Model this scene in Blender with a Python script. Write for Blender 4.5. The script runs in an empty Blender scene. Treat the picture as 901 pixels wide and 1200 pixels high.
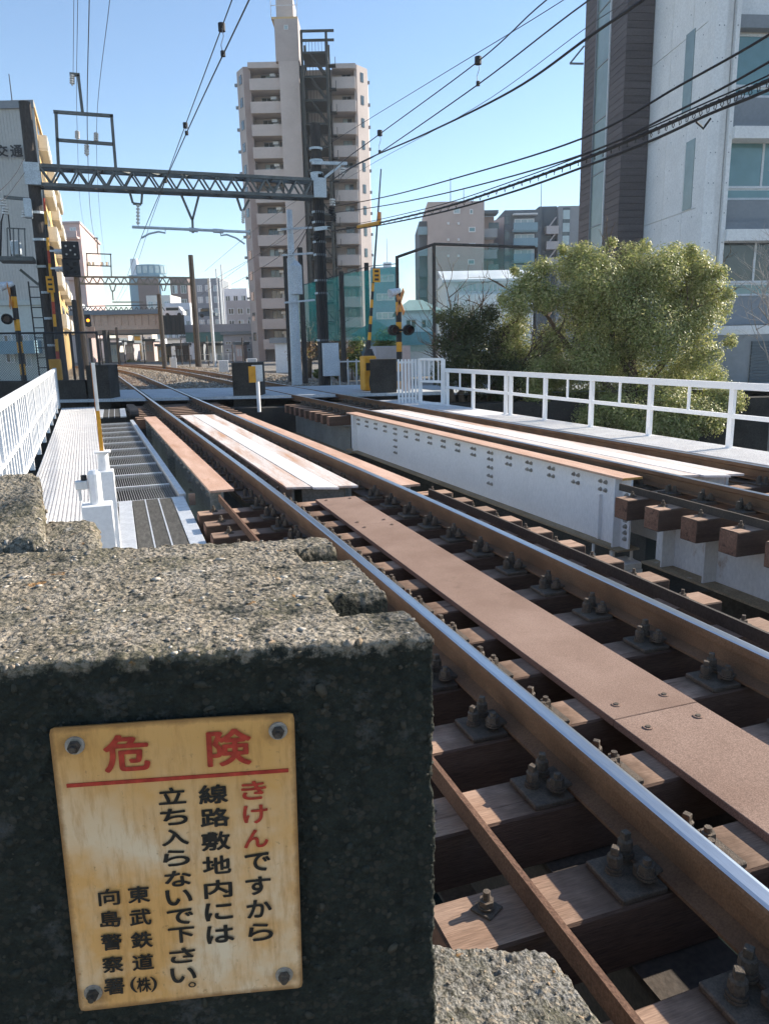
import bpy, math, random
import numpy as np
from mathutils import Vector, Matrix, noise
random.seed(7); rng = np.random.default_rng(7)
SC = bpy.context.scene; COL = SC.collection
rad = math.radians

# ------------------------------------------------------------------ camera, sky, sun, exposure
CAMH, PITCH, YAW, ROLL, FPX = 1.335, rad(12.6637), rad(19.2653), rad(1.2), 875.0
fw = Vector((math.sin(YAW)*math.cos(PITCH), math.cos(YAW)*math.cos(PITCH), -math.sin(PITCH)))
r0 = Vector((math.cos(YAW), -math.sin(YAW), 0)); u0 = r0.cross(fw)
cr = math.cos(ROLL)*r0 - math.sin(ROLL)*u0
cu = math.sin(ROLL)*r0 + math.cos(ROLL)*u0
CO = Vector((0, 0, CAMH))
cam = bpy.data.cameras.new('camera'); camo = bpy.data.objects.new('camera', cam); COL.objects.link(camo)
cam.sensor_fit = 'VERTICAL'; cam.sensor_height = 24.0; cam.lens = 24.0*FPX/1200.0
cam.clip_start = 0.02; cam.clip_end = 4000
m3 = Matrix((cr, cu, -fw)).transposed()
camo.matrix_world = Matrix.Translation(CO) @ m3.to_4x4()
SC.camera = camo

SUN_AZ, SUN_EL = rad(84), rad(28)
w = bpy.data.worlds.new('World'); SC.world = w; w.use_nodes = True
nt = w.node_tree; nt.nodes.clear()
sky = nt.nodes.new('ShaderNodeTexSky'); sky.sky_type = 'NISHITA'; sky.sun_disc = False
sky.sun_elevation = SUN_EL; sky.sun_rotation = SUN_AZ
sky.air_density = 1.0; sky.dust_density = 0.0; sky.ozone_density = 2.0
bg = nt.nodes.new('ShaderNodeBackground'); bg.inputs[1].default_value = 0.095
wo = nt.nodes.new('ShaderNodeOutputWorld')
nt.links.new(sky.outputs[0], bg.inputs[0]); nt.links.new(bg.outputs[0], wo.inputs[0])
sl = bpy.data.lights.new('sun', 'SUN'); sl.energy = 4.3; sl.angle = rad(0.55); sl.color = (1.0, 0.91, 0.78)
so = bpy.data.objects.new('sun', sl); COL.objects.link(so)
sd = Vector((math.cos(SUN_EL)*math.sin(SUN_AZ), math.cos(SUN_EL)*math.cos(SUN_AZ), math.sin(SUN_EL)))
so.rotation_euler = sd.to_track_quat('Z', 'Y').to_euler(); so.location = (20, 5, 30)
SC.view_settings.view_transform = 'Standard'; SC.view_settings.look = 'None'
SC.view_settings.exposure = 1.25; SC.view_settings.gamma = 1.0

# ------------------------------------------------------------------ measuring helpers (photo pixel -> place)
def ray(x, y):
    x = float(x); y = float(y); return fw + (x-450.5)/FPX*cr - (y-600)/FPX*cu
def P(x, y, D): return CO + ray(x, y)*D
def PZ(x, y, z):
    d = ray(x, y); return CO + d*((z-CAMH)/d.z)
def zrow(x, y, D): return P(x, y, D).z
RH = Vector((math.cos(YAW), -math.sin(YAW), 0)); FH = Vector((math.sin(YAW), math.cos(YAW), 0))
def CF(a, s, z=0.0): return RH*a + FH*s + Vector((0, 0, z))
def drift(y):                                    # how far the tracks have bent to the left at distance y
    t = (y-5.5)/1.2
    sp = 1.2*(t if t > 30 else math.log1p(math.exp(t)))
    d = -0.034*sp
    if y > 40: d -= 0.0022*(y-40)**2
    return d

# ------------------------------------------------------------------ mesh builder
class M:
    def __init__(s): s.v = []; s.f = []; s.mi = []; s.cur = 0; s.T = None
    def add(s, vs, fs):
        n = len(s.v)
        if s.T is not None: vs = [s.T @ Vector(v) for v in vs]
        s.v.extend([tuple(v) for v in vs]); s.f.extend([tuple(i+n for i in f) for f in fs]); s.mi.extend([s.cur]*len(fs))
        return s
    def box(s, x0, x1, y0, y1, z0, z1):
        return s.add([(x0,y0,z0),(x1,y0,z0),(x1,y1,z0),(x0,y1,z0),(x0,y0,z1),(x1,y0,z1),(x1,y1,z1),(x0,y1,z1)],
                     [(0,3,2,1),(4,5,6,7),(0,1,5,4),(1,2,6,5),(2,3,7,6),(3,0,4,7)])
    def bbox(s, x0, x1, y0, y1, z0, z1, b=0.008):   # box with chamfered edges
        vs = []; idx = {}
        X = (x0, x1); Y = (y0, y1); Z = (z0, z1)
        for i in (0,1):
            for j in (0,1):
                for k in (0,1):
                    sx, sy, sz = (1-2*i)*b, (1-2*j)*b, (1-2*k)*b
                    for a in range(3):
                        idx[i,j,k,a] = len(vs)
                        vs.append((X[i]+(0 if a == 0 else sx), Y[j]+(0 if a == 1 else sy), Z[k]+(0 if a == 2 else sz)))
        fs = []
        for i in (0,1):
            q = [idx[i,0,0,0], idx[i,1,0,0], idx[i,1,1,0], idx[i,0,1,0]]; fs.append(q if i else q[::-1])
            q = [idx[0,i,0,1], idx[0,i,1,1], idx[1,i,1,1], idx[1,i,0,1]]; fs.append(q if i else q[::-1])
            q = [idx[0,0,i,2], idx[1,0,i,2], idx[1,1,i,2], idx[0,1,i,2]]; fs.append(q if i else q[::-1])
        for i in (0,1):
            for j in (0,1):
                q = [idx[i,j,0,0], idx[i,j,1,0], idx[i,j,1,1], idx[i,j,0,1]]; fs.append(q if i != j else q[::-1])
                q = [idx[i,0,j,0], idx[i,0,j,2], idx[i,1,j,2], idx[i,1,j,0]]; fs.append(q if i == j else q[::-1])
                q = [idx[0,i,j,1], idx[1,i,j,1], idx[1,i,j,2], idx[0,i,j,2]]; fs.append(q if i == j else q[::-1])
                for k in (0,1):
                    t = [idx[i,j,k,0], idx[i,j,k,1], idx[i,j,k,2]]; fs.append(t if (i+j+k) % 2 else t[::-1])
        return s.add(vs, fs)
    def bar(s, p0, p1, wd, ht=None, up=(0,0,1)):
        p0 = Vector(p0); p1 = Vector(p1); ht = wd if ht is None else ht
        d = (p1-p0).normalized(); u = Vector(up)
        if abs(d.dot(u)) > 0.98: u = Vector((0,1,0))
        a = d.cross(u).normalized(); b = a.cross(d).normalized()
        vs = []
        for p in (p0, p1):
            for i, j in ((-1,-1),(1,-1),(1,1),(-1,1)): vs.append(p + a*(i*wd/2) + b*(j*ht/2))
        return s.add(vs, [(3,2,1,0),(4,5,6,7),(0,1,5,4),(1,2,6,5),(2,3,7,6),(3,0,4,7)])
    def cyl(s, p0, p1, r0, r1=None, n=12, caps=True):
        p0 = Vector(p0); p1 = Vector(p1); r1 = r0 if r1 is None else r1
        d = (p1-p0).normalized(); u = Vector((0,0,1)) if abs(d.z) < 0.95 else Vector((1,0,0))
        a = d.cross(u).normalized(); b = d.cross(a).normalized()
        vs = []
        for p, r in ((p0, r0), (p1, r1)):
            for i in range(n):
                t = 2*math.pi*i/n; vs.append(p + a*(r*math.cos(t)) + b*(r*math.sin(t)))
        fs = [(i, (i+1) % n, n+(i+1) % n, n+i) for i in range(n)]
        if caps: fs += [tuple(range(n))[::-1], tuple(range(n, 2*n))]
        return s.add(vs, fs)
    def tube(s, pts, r, n=6):
        pts = [Vector(p) for p in pts]; rr = r if isinstance(r, (list, tuple)) else [r]*len(pts)
        vs = []; L = len(pts)
        for k, p in enumerate(pts):
            d = (pts[min(k+1, L-1)] - pts[max(k-1, 0)]).normalized()
            u = Vector((0,0,1)) if abs(d.z) < 0.95 else Vector((1,0,0))
            a = d.cross(u).normalized(); b = d.cross(a).normalized()
            for i in range(n):
                t = 2*math.pi*i/n; vs.append(p + a*(rr[k]*math.cos(t)) + b*(rr[k]*math.sin(t)))
        fs = []
        for k in range(L-1):
            for i in range(n):
                fs.append((k*n+i, k*n+(i+1) % n, (k+1)*n+(i+1) % n, (k+1)*n+i))
        fs += [tuple(range(n))[::-1], tuple(range((L-1)*n, L*n))]
        return s.add(vs, fs)
    def prism(s, poly, z0, z1):                    # plan polygon (counter-clockwise) lifted from z0 to z1
        n = len(poly)
        vs = [(p[0], p[1], z0) for p in poly] + [(p[0], p[1], z1) for p in poly]
        return s.add(vs, [tuple(range(n))[::-1], tuple(range(n, 2*n))] + [(i, (i+1) % n, n+(i+1) % n, n+i) for i in range(n)])
    def sweep(s, prof, path):                      # closed (x, z) profile swept along points, kept upright
        n = len(prof); vs = []; L = len(path)
        for k, p in enumerate(path):
            p = Vector(p); d = (Vector(path[min(k+1, L-1)]) - Vector(path[max(k-1, 0)])).normalized()
            a = Vector((d.y, -d.x, 0)).normalized()
            for x, z in prof: vs.append(p + a*x + Vector((0,0,z)))
        fs = [tuple(range(n)), tuple(range((L-1)*n, L*n))[::-1]]
        for k in range(L-1):
            for i in range(n): fs.append((k*n+i, (k+1)*n+i, (k+1)*n+(i+1) % n, k*n+(i+1) % n))
        return s.add(vs, fs)
    def mesh(s, name, mats, off=(0,0,0), smooth=False):
        me = bpy.data.meshes.new(name); o = Vector(off)
        me.from_pydata([Vector(v)-o for v in s.v], [], s.f); me.validate()
        for m in (mats if isinstance(mats, (list, tuple)) else [mats]): me.materials.append(m)
        if max(s.mi, default=0) > 0:
            for p, i in zip(me.polygons, s.mi): p.material_index = i
        if smooth: me.shade_smooth()
        return me

def thing(name, label, cat, loc=(0,0,0), group=None):
    o = bpy.data.objects.new(name, None); COL.objects.link(o); o.location = loc
    o.empty_display_size = 0.2
    o['label'] = label; o['category'] = cat
    if group: o['group'] = group
    return o
def wloc(o):
    v = Vector(o.location)
    while o.parent: o = o.parent; v += o.location
    return v
def part(name, mb, mat, parent, label=None, kind=None, smooth=False):
    me = mb.mesh(name, mat, wloc(parent), smooth)
    o = bpy.data.objects.new(name, me); COL.objects.link(o); o.parent = parent
    if label: o['label'] = label
    if kind: o['kind'] = kind
    return o
def lone(name, mb, mat, label, cat, group=None, loc=(0,0,0), smooth=False):   # a thing that is one mesh
    o = bpy.data.objects.new(name, mb.mesh(name, mat, loc, smooth)); COL.objects.link(o); o.location = loc
    o['label'] = label; o['category'] = cat
    if group: o['group'] = group
    return o
def setting(name, mb, mat, kind='structure', smooth=False):
    o = bpy.data.objects.new(name, mb.mesh(name, mat, (0,0,0), smooth)); COL.objects.link(o); o['kind'] = kind
    return o
def inst(name, me, parent, loc=(0,0,0), rot=(0,0,0), scale=None):
    o = bpy.data.objects.new(name, me); COL.objects.link(o); o.parent = parent; o.location = loc; o.rotation_euler = rot
    if scale: o.scale = scale
    return o

# ------------------------------------------------------------------ materials
def nd(t, ty, **kw):
    n = t.nodes.new(ty)
    for k, v in kw.items():
        if k in n.inputs: n.inputs[k].default_value = v
        else: setattr(n, k, v)
    return n
def pmat(name, c1, c2=None, scale=6.0, rough=0.7, metal=0.0, bump=0.15, bscale=60.0, spec=0.4, var=0.0,
         rust=None, rscale=3.0, rthr=0.6, rw=0.08, streak=(1,1,1), fine=0.25, alpha=None):
    m = bpy.data.materials.new(name); m.use_nodes = True; t = m.node_tree; L = t.links
    b = t.nodes['Principled BSDF']; c2 = c2 or tuple(min(1, c*1.3) for c in c1)
    b.inputs['Roughness'].default_value = rough; b.inputs['Metallic'].default_value = metal
    b.inputs['Specular IOR Level'].default_value = spec
    tc = nd(t, 'ShaderNodeTexCoord'); oi = nd(t, 'ShaderNodeObjectInfo')
    mul = nd(t, 'ShaderNodeMath', operation='MULTIPLY'); mul.inputs[1].default_value = 37.0; L.new(oi.outputs['Random'], mul.inputs[0])
    vec = nd(t, 'ShaderNodeVectorMath', operation='ADD'); L.new(tc.outputs['Object'], vec.inputs[0]); L.new(mul.outputs[0], vec.inputs[1])
    st = nd(t, 'ShaderNodeVectorMath', operation='MULTIPLY'); st.inputs[1].default_value = streak; L.new(vec.outputs[0], st.inputs[0])
    n1 = nd(t, 'ShaderNodeTexNoise', Scale=scale, Detail=5.0, Roughness=0.6); L.new(st.outputs[0], n1.inputs['Vector'])
    rp = nd(t, 'ShaderNodeMapRange'); rp.inputs[1].default_value = 0.32; rp.inputs[2].default_value = 0.68; L.new(n1.outputs[0], rp.inputs[0])
    mx = nd(t, 'ShaderNodeMix', data_type='RGBA'); L.new(rp.outputs[0], mx.inputs[0])
    mx.inputs[6].default_value = (*c1, 1); mx.inputs[7].default_value = (*c2, 1)
    out = mx.outputs[2]
    n2 = nd(t, 'ShaderNodeTexNoise', Scale=bscale, Detail=3.0); L.new(st.outputs[0], n2.inputs['Vector'])
    if fine:
        mr = nd(t, 'ShaderNodeMapRange'); mr.inputs[1].default_value = 0.3; mr.inputs[2].default_value = 0.7
        mr.inputs[3].default_value = 1-fine; mr.inputs[4].default_value = 1+fine; L.new(n2.outputs[0], mr.inputs[0])
        vm = nd(t, 'ShaderNodeVectorMath', operation='SCALE'); L.new(out, vm.inputs[0]); L.new(mr.outputs[0], vm.inputs['Scale']); out = vm.outputs[0]
    if var:
        mr = nd(t, 'ShaderNodeMapRange'); mr.inputs[3].default_value = 1-var; mr.inputs[4].default_value = 1+var; L.new(oi.outputs['Random'], mr.inputs[0])
        vm = nd(t, 'ShaderNodeVectorMath', operation='SCALE'); L.new(out, vm.inputs[0]); L.new(mr.outputs[0], vm.inputs['Scale']); out = vm.outputs[0]
    if rust:
        n3 = nd(t, 'ShaderNodeTexNoise', Scale=rscale, Detail=8.0, Roughness=0.68); L.new(st.outputs[0], n3.inputs['Vector'])
        mr = nd(t, 'ShaderNodeMapRange'); mr.inputs[1].default_value = rthr; mr.inputs[2].default_value = rthr+rw; L.new(n3.outputs[0], mr.inputs[0])
        m2 = nd(t, 'ShaderNodeMix', data_type='RGBA'); L.new(mr.outputs[0], m2.inputs[0]); L.new(out, m2.inputs[6]); m2.inputs[7].default_value = (*rust, 1); out = m2.outputs[2]
    L.new(out, b.inputs['Base Color'])
    if bump:
        bp = nd(t, 'ShaderNodeBump', Strength=bump, Distance=0.01); L.new(n2.outputs[0], bp.inputs['Height']); L.new(bp.outputs[0], b.inputs['Normal'])
    if alpha is not None: b.inputs['Alpha'].default_value = alpha
    return m

MT = {}
MT['timberside'] = pmat('shaded_timber_side', (.085,.05,.036), (.125,.078,.055), 5, .85, 0, .4, 90, .2, .16, streak=(.25,3,3)); MT['timberend'] = pmat('timber_end_grain', (.20,.105,.07), (.27,.15,.10), 9, .9, 0, .4, 70, .2, .1, rust=(.10,.055,.04), rscale=14, rthr=.55)  # side colour darkened to hold the shade on the upright sleeper faces
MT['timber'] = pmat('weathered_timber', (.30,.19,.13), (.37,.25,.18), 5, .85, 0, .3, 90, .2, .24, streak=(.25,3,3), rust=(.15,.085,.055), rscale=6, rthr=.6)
def rail_shade(m):                               # brown black bands painted on the timbers along both rails for the shadow there
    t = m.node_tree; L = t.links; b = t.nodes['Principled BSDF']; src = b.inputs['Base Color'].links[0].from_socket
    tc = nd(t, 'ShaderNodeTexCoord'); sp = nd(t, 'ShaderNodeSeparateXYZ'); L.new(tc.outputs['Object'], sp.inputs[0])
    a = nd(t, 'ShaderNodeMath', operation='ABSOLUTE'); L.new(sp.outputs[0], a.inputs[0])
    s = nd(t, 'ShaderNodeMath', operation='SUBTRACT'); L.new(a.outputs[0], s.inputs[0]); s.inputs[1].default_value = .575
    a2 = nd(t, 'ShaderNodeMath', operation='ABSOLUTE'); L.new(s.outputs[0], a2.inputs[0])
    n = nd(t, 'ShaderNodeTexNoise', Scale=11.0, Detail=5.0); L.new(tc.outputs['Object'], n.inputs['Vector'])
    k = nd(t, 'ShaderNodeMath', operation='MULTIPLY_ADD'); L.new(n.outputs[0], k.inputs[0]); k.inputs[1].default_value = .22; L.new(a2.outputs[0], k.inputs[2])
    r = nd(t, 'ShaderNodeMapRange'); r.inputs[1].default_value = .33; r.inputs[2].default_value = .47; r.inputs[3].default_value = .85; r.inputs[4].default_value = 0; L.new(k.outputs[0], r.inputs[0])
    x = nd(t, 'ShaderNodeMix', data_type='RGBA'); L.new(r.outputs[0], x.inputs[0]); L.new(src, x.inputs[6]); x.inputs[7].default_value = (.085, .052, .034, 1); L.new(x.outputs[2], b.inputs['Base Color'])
rail_shade(MT['timber'])
MT['rail'] = pmat('rusty_rail_steel', (.13,.068,.036), (.20,.11,.06), 4, .75, .0, .25, 150, .3)
MT['railtop'] = pmat('polished_rail_head', (.50,.51,.53), (.62,.63,.65), 3, .32, 1.0, .04, 300, .5, streak=(1,.05,1), fine=.08)
MT['dirtflange'] = pmat('dirt_covered_flange', (.27,.20,.12), (.38,.29,.19), 3, .9, 0, .3, 60, .2, rust=(.62,.58,.52), rscale=4, rthr=.66, rw=.08); MT['rustedge'] = pmat('bright_rust_edge', (.52,.26,.07), (.62,.34,.12), 8, .85, 0, .2, 80, .2)
MT['boltgrime'] = pmat('grimy_painted_bolt', (.30,.275,.24), (.45,.42,.37), 30, .7, .1, .2, 200, .3, .15)
MT['fast'] = pmat('grimy_fastening_iron', (.075,.06,.045), (.13,.10,.075), 30, .7, .2, .3, 200, .3, .15)
MT['angle'] = pmat('rusty_angle_iron', (.12,.066,.043), (.18,.10,.065), 7, .85, 0, .35, 120, .2)
MT['darkiron'] = pmat('dark_girder_steel', (.05,.04,.033), (.085,.065,.05), 3, .75, .0, .2, 60, .3)
MT['plank'] = pmat('gritty_brown_walkway_board', (.215,.142,.108), (.285,.197,.155), 2.2, .95, 0, .08, 260, .15, .04, fine=.38, rust=(.14,.095,.07), rscale=4, rthr=.60, rw=.2)
MT['rustflange'] = pmat('rust_stained_flange', (.46,.27,.18), (.60,.40,.30), 2.2, .7, 0, .2, 90, .3, streak=(3,.5,3), rust=(.34,.15,.06), rscale=2.5, rthr=.6, rw=.2)
MT['white'] = pmat('white_steel_paint', (.80,.79,.78), (.85,.84,.83), 1.6, .5, 0, .06, 60, .4, fine=.05, rust=(.46,.33,.22), rscale=5, rthr=.71, rw=.08)
MT['whitegirder'] = pmat('white_girder_paint', (.82,.80,.785), (.87,.85,.84), 1.2, .55, 0, .06, 40, .35, fine=.06, rust=(.42,.27,.15), rscale=3.2, rthr=.70, rw=.10, streak=(1,1,.45))
MT['whiterust'] = pmat('white_paint_with_rust_runs', (.70,.67,.62), (.80,.78,.75), 1.5, .6, 0, .08, 40, .3, fine=.08, rust=(.40,.24,.12), rscale=3.0, rthr=.58, rw=.12, streak=(1,1,.5))
MT['plateworn'] = pmat('worn_white_cover_plate', (.56,.49,.45), (.70,.65,.61), 1.5, .75, 0, .1, 70, .2, streak=(4,.35,4), rust=(.46,.27,.17), rscale=1.6, rthr=.47, rw=.2)
MT['platepale'] = pmat('pale_worn_cover_plate', (.62,.59,.57), (.76,.74,.72), 1.5, .7, 0, .1, 70, .25, streak=(4,.35,4), rust=(.52,.38,.29), rscale=1.6, rthr=.60, rw=.14)
MT['galv'] = pmat('galvanised_steel', (.52,.53,.54), (.66,.67,.68), 9, .45, .35, .08, 50, .5, fine=.1)
MT['deck'] = pmat('off_white_ribbed_deck', (.66,.63,.60), (.76,.74,.71), 3, .6, 0, .1, 90, .35, .03)
MT['greyslat'] = pmat('dirty_grey_slat', (.05,.048,.043), (.105,.10,.09), 12, .85, 0, .3, 110, .2, .1, streak=(3,.6,1))
MT['concrete'] = pmat('grey_concrete', (.22,.21,.19), (.32,.31,.28), 1.6, .9, 0, .3, 40, .2, rust=(.09,.085,.075), rscale=1.2, rthr=.6, rw=.15)
MT['darkconcrete'] = pmat('dark_concrete', (.035,.033,.03), (.06,.056,.05), 2, .95, 0, .4, 30, .15)  # very dark concrete, slightly mottled
MT['paleconc'] = pmat('pale_concrete_wall', (.68,.68,.67), (.76,.76,.75), .9, .85, 0, .1, 12, .25, fine=.08)
MT['polec'] = pmat('dark_pole_brown', (.05,.045,.042), (.085,.075,.068), 2, .9, 0, .2, 30, .2, streak=(1,1,.3))
MT['polew'] = pmat('pale_steel_pole', (.48,.52,.56), (.58,.61,.64), 2, .6, .1, .1, 30, .4)
MT['gantry'] = pmat('weathered_gantry_steel', (.10,.11,.105), (.17,.18,.175), 3, .65, .2, .15, 40, .4)
MT['gantryplate'] = pmat('light_gusset_plate', (.45,.50,.53), (.55,.60,.62), 4, .6, .2, .1, 40, .4)
MT['cable'] = pmat('black_cable', (.018,.018,.02), (.03,.03,.032), 8, .6, 0, 0, 60, .3)
MT['wire'] = pmat('dark_bare_wire', (.05,.055,.06), (.07,.075,.08), 8, .5, .3, 0, 60, .4)
MT['yellow'] = pmat('warning_yellow_paint', (.64,.29,.025), (.76,.37,.04), 6, .6, 0, .08, 50, .35, fine=.1)
MT['black'] = pmat('black_paint', (.014,.014,.015), (.028,.028,.03), 6, .55, 0, .05, 50, .4)
MT['redpaint'] = pmat('faded_red_paint', (.42,.055,.03), (.52,.08,.04), 6, .6, 0, .05, 50, .35)
MT['orange'] = pmat('faded_orange_paint', (.60,.22,.06), (.70,.30,.10), 6, .6, 0, .05, 50, .35)
MT['porc'] = pmat('brown_white_insulator', (.55,.52,.48), (.65,.62,.58), 6, .3, 0, 0, 50, .6)
def glassm(name, c, rough=.08):
    return pmat(name, c, tuple(x*1.3 for x in c), .7, rough, 0, 0, 3, .8, fine=.05)
MT['glass'] = glassm('dark_window_glass', (.035,.05,.055))
MT['tealglass'] = glassm('teal_curtained_glass', (.10,.20,.215))
MT['paleglass'] = glassm('pale_window_glass', (.30,.38,.40))
MT['frame'] = pmat('pale_window_frame', (.55,.58,.60), (.62,.64,.66), 3, .5, 0, 0, 50, .4)
def wallm(name, c, k=1.15, sc=.5, rough=.85): return pmat(name, c, tuple(min(.85, x*k) for x in c), sc, rough, 0, .08, 8, .25, fine=.05)
MT['taupe'] = wallm('taupe_tiled_wall', (.375,.33,.315)); MT['taupe2'] = wallm('pinkish_tile_wall', (.28,.23,.22)); MT['taupe3'] = wallm('light_taupe_parapet', (.45,.40,.38))
MT['steel'] = pmat('dark_green_steel_stair', (.016,.02,.019), (.028,.034,.032), 3, .6, 0, .05, 30, .4)
MT['darkbrown'] = pmat('dark_brown_cladding_board', (.085,.074,.076), (.115,.10,.102), 2, .7, 0, .15, 30, .3, .12, streak=(.4,.4,4))
MT['tanwall'] = wallm('warm_beige_wall', (.50,.37,.20)); MT['beigelit'] = wallm('sunlit_beige_wall', (.50,.35,.16))  # beigelit: sunlight's yellow put into the side wall colour of the flats
MT['greywh'] = wallm('grey_corrugated_sheet', (.46,.455,.43)); MT['greenwh'] = wallm('pale_green_sheet', (.42,.46,.44))
MT['pinkwh'] = wallm('pinkish_white_wall', (.52,.41,.385)); MT['cream'] = wallm('cream_wall', (.60,.58,.52))
MT['slate'] = wallm('dark_slate_wall', (.10,.125,.145)); MT['slate2'] = wallm('grey_slate_wall', (.22,.24,.26)); MT['bluewhite'] = wallm('white_rendered_wall', (.66,.70,.74))
MT['tealbld'] = wallm('blue_grey_tower_wall', (.20,.31,.37)); MT['brownbld'] = wallm('dull_brown_wall', (.17,.13,.12))
MT['mauve'] = wallm('grey_mauve_wall', (.38,.36,.37)); MT['roof'] = wallm('dark_tiled_roof', (.12,.14,.15)); MT['greenroof'] = wallm('grey_green_roof', (.20,.30,.30))
MT['ylwall'] = wallm('yellow_house_wall', (.62,.42,.10)); MT['rustgirder'] = pmat('brown_overpass_girder', (.62,.42,.30), (.70,.50,.38), .6, .8, 0, .05, 12, .3, rust=(.20,.11,.08), rscale=.8, rthr=.6, rw=.2)
MT['greengirder'] = wallm('dull_green_girder', (.13,.24,.22))
MT['carwhite'] = pmat('white_car_paint', (.75,.76,.77), (.78,.79,.80), 1, .3, 0, 0, 30, .5, fine=.02)
MT['ledred'] = pmat('dark_red_lens', (.035,.008,.007), (.05,.01,.009), 9, .3, 0, 0, 50, .5)
MT['bark'] = pmat('brown_bark', (.09,.065,.045), (.15,.11,.08), 8, .9, 0, .5, 40, .2)
MT['palebark'] = pmat('pale_bare_twig', (.33,.29,.26), (.42,.38,.34), 8, .9, 0, .2, 40, .2)
def leafm(name, c1, c2, c3):
    m = bpy.data.materials.new(name); m.use_nodes = True; t = m.node_tree; L = t.links; b = t.nodes['Principled BSDF']
    g = nd(t, 'ShaderNodeNewGeometry'); r = nd(t, 'ShaderNodeValToRGB'); L.new(g.outputs['Random Per Island'], r.inputs[0])
    r.color_ramp.elements[0].color = (*c1, 1); r.color_ramp.elements[1].color = (*c3, 1); e = r.color_ramp.elements.new(.55); e.color = (*c2, 1)
    L.new(r.outputs[0], b.inputs['Base Color']); b.inputs['Roughness'].default_value = .45; b.inputs['Specular IOR Level'].default_value = .45
    tr = nd(t, 'ShaderNodeBsdfTranslucent'); L.new(r.outputs[0], tr.inputs[0])
    ms = nd(t, 'ShaderNodeMixShader'); ms.inputs[0].default_value = .45; L.new(b.outputs[0], ms.inputs[1]); L.new(tr.outputs[0], ms.inputs[2])
    L.new(ms.outputs[0], t.nodes['Material Output'].inputs[0]); return m
MT['leaf'] = leafm('evergreen_leaves', (.21,.25,.07), (.37,.39,.13), (.60,.54,.27))
MT['leafdark'] = leafm('dark_shrub_leaves', (.04,.055,.018), (.065,.085,.028), (.12,.13,.045))
MT['leafautumn'] = leafm('rusty_winter_leaves', (.16,.09,.04), (.25,.15,.07), (.20,.20,.06))
MT['leaflime'] = leafm('pale_lime_leaves', (.12,.16,.03), (.2,.24,.06), (.3,.32,.1))
def netm(nm, c, f0, f1):
    m = bpy.data.materials.new(nm); m.use_nodes = True; t = m.node_tree; L = t.links
    d = t.nodes['Principled BSDF']; d.inputs['Base Color'].default_value = (*c, 1); d.inputs['Roughness'].default_value = .9
    tp = nd(t, 'ShaderNodeBsdfTransparent'); ms = nd(t, 'ShaderNodeMixShader')
    tc = nd(t, 'ShaderNodeTexCoord'); n = nd(t, 'ShaderNodeTexNoise', Scale=.6, Detail=3.0); L.new(tc.outputs['Object'], n.inputs['Vector'])
    mr = nd(t, 'ShaderNodeMapRange'); mr.inputs[1].default_value = .35; mr.inputs[2].default_value = .65; mr.inputs[3].default_value = f0; mr.inputs[4].default_value = f1
    L.new(n.outputs[0], mr.inputs[0]); L.new(mr.outputs[0], ms.inputs[0]); L.new(tp.outputs[0], ms.inputs[1]); L.new(d.outputs[0], ms.inputs[2])
    L.new(ms.outputs[0], t.nodes['Material Output'].inputs[0]); return m
MT['tealslot'] = glassm('green_grey_slot_glass', (.16,.21,.20), .25); MT['black2'] = wallm('dark_joint_wall', (.03,.025,.025)); MT['galvdark'] = pmat('dull_zinc_grating', (.20,.20,.19), (.30,.295,.28), 9, .6, .3, .08, 50, .4); MT['galvdull'] = pmat('tarnished_bolt_zinc', (.30,.28,.24), (.45,.42,.37), 60, .5, .6, .1, 200, .5)
MT['net'] = netm('green_netting', (.04,.48,.40), .32, .52); MT['netthin'] = netm('thin_green_netting', (.05,.36,.30), .16, .34)
def watermat():
    m = pmat('murky_canal_water', (.012,.018,.016), (.02,.028,.024), .4, .12, 0, .25, 2.5, .5, fine=0); return m
MT['water'] = watermat()
MT['ground'] = pmat('grey_earth_ground', (.16,.15,.135), (.22,.205,.185), .5, .95, 0, .4, 9, .2)
MT['ballast'] = pmat('brown_grey_ballast', (.13,.11,.095), (.24,.21,.185), 9, .95, 0, .9, 22, .2, fine=.5)
MT['road'] = pmat('grey_crossing_slab', (.40,.42,.43), (.48,.50,.51), 2, .85, 0, .2, 40, .25, .1)
MT['stone'] = None
# ------------------------------------------------------------------ ground, canal, far bank
def quad_cf(mb, a0, a1, s0, s1, z):
    mb.add([CF(a0, s0, z), CF(a1, s0, z), CF(a1, s1, z), CF(a0, s1, z)], [(0,1,2,3)])
S_NEAR, S_FAR = 0.55, 20.9
g = M(); quad_cf(g, -700, 700, -300, S_NEAR, -0.36); quad_cf(g, -700, 700, S_FAR, 900, -0.36)
setting('ground', g, MT['ground'])
g = M(); quad_cf(g, -700, 700, S_NEAR-.5, S_FAR+.5, -4.0); setting('water', g, MT['water'])
def cfbox(mb, a0, a1, s0, s1, z0, z1):
    mb.prism([CF(a0,s0), CF(a1,s0), CF(a1,s1), CF(a0,s1)], z0, z1)
g = M(); cfbox(g, -300, 300, S_FAR-.28, S_FAR+.3, -4.5, -.30)
lone('canal_wall', g, MT['darkconcrete'], 'long dark concrete wall along the far bank below the railing and trees', 'canal wall')
g = M(); cfbox(g, -300, 300, S_NEAR-.4, S_NEAR+.02, -4.5, -.40)
lone('canal_wall', g, MT['darkconcrete'], 'dark retaining wall under the near ends of the tracks', 'canal wall')

YN, YF, YA = 7.5, 16.6, 21.4
def skew(X, base): return base - 0.31*(X-.97)
XL, XR = 1.955, 5.80

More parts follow.
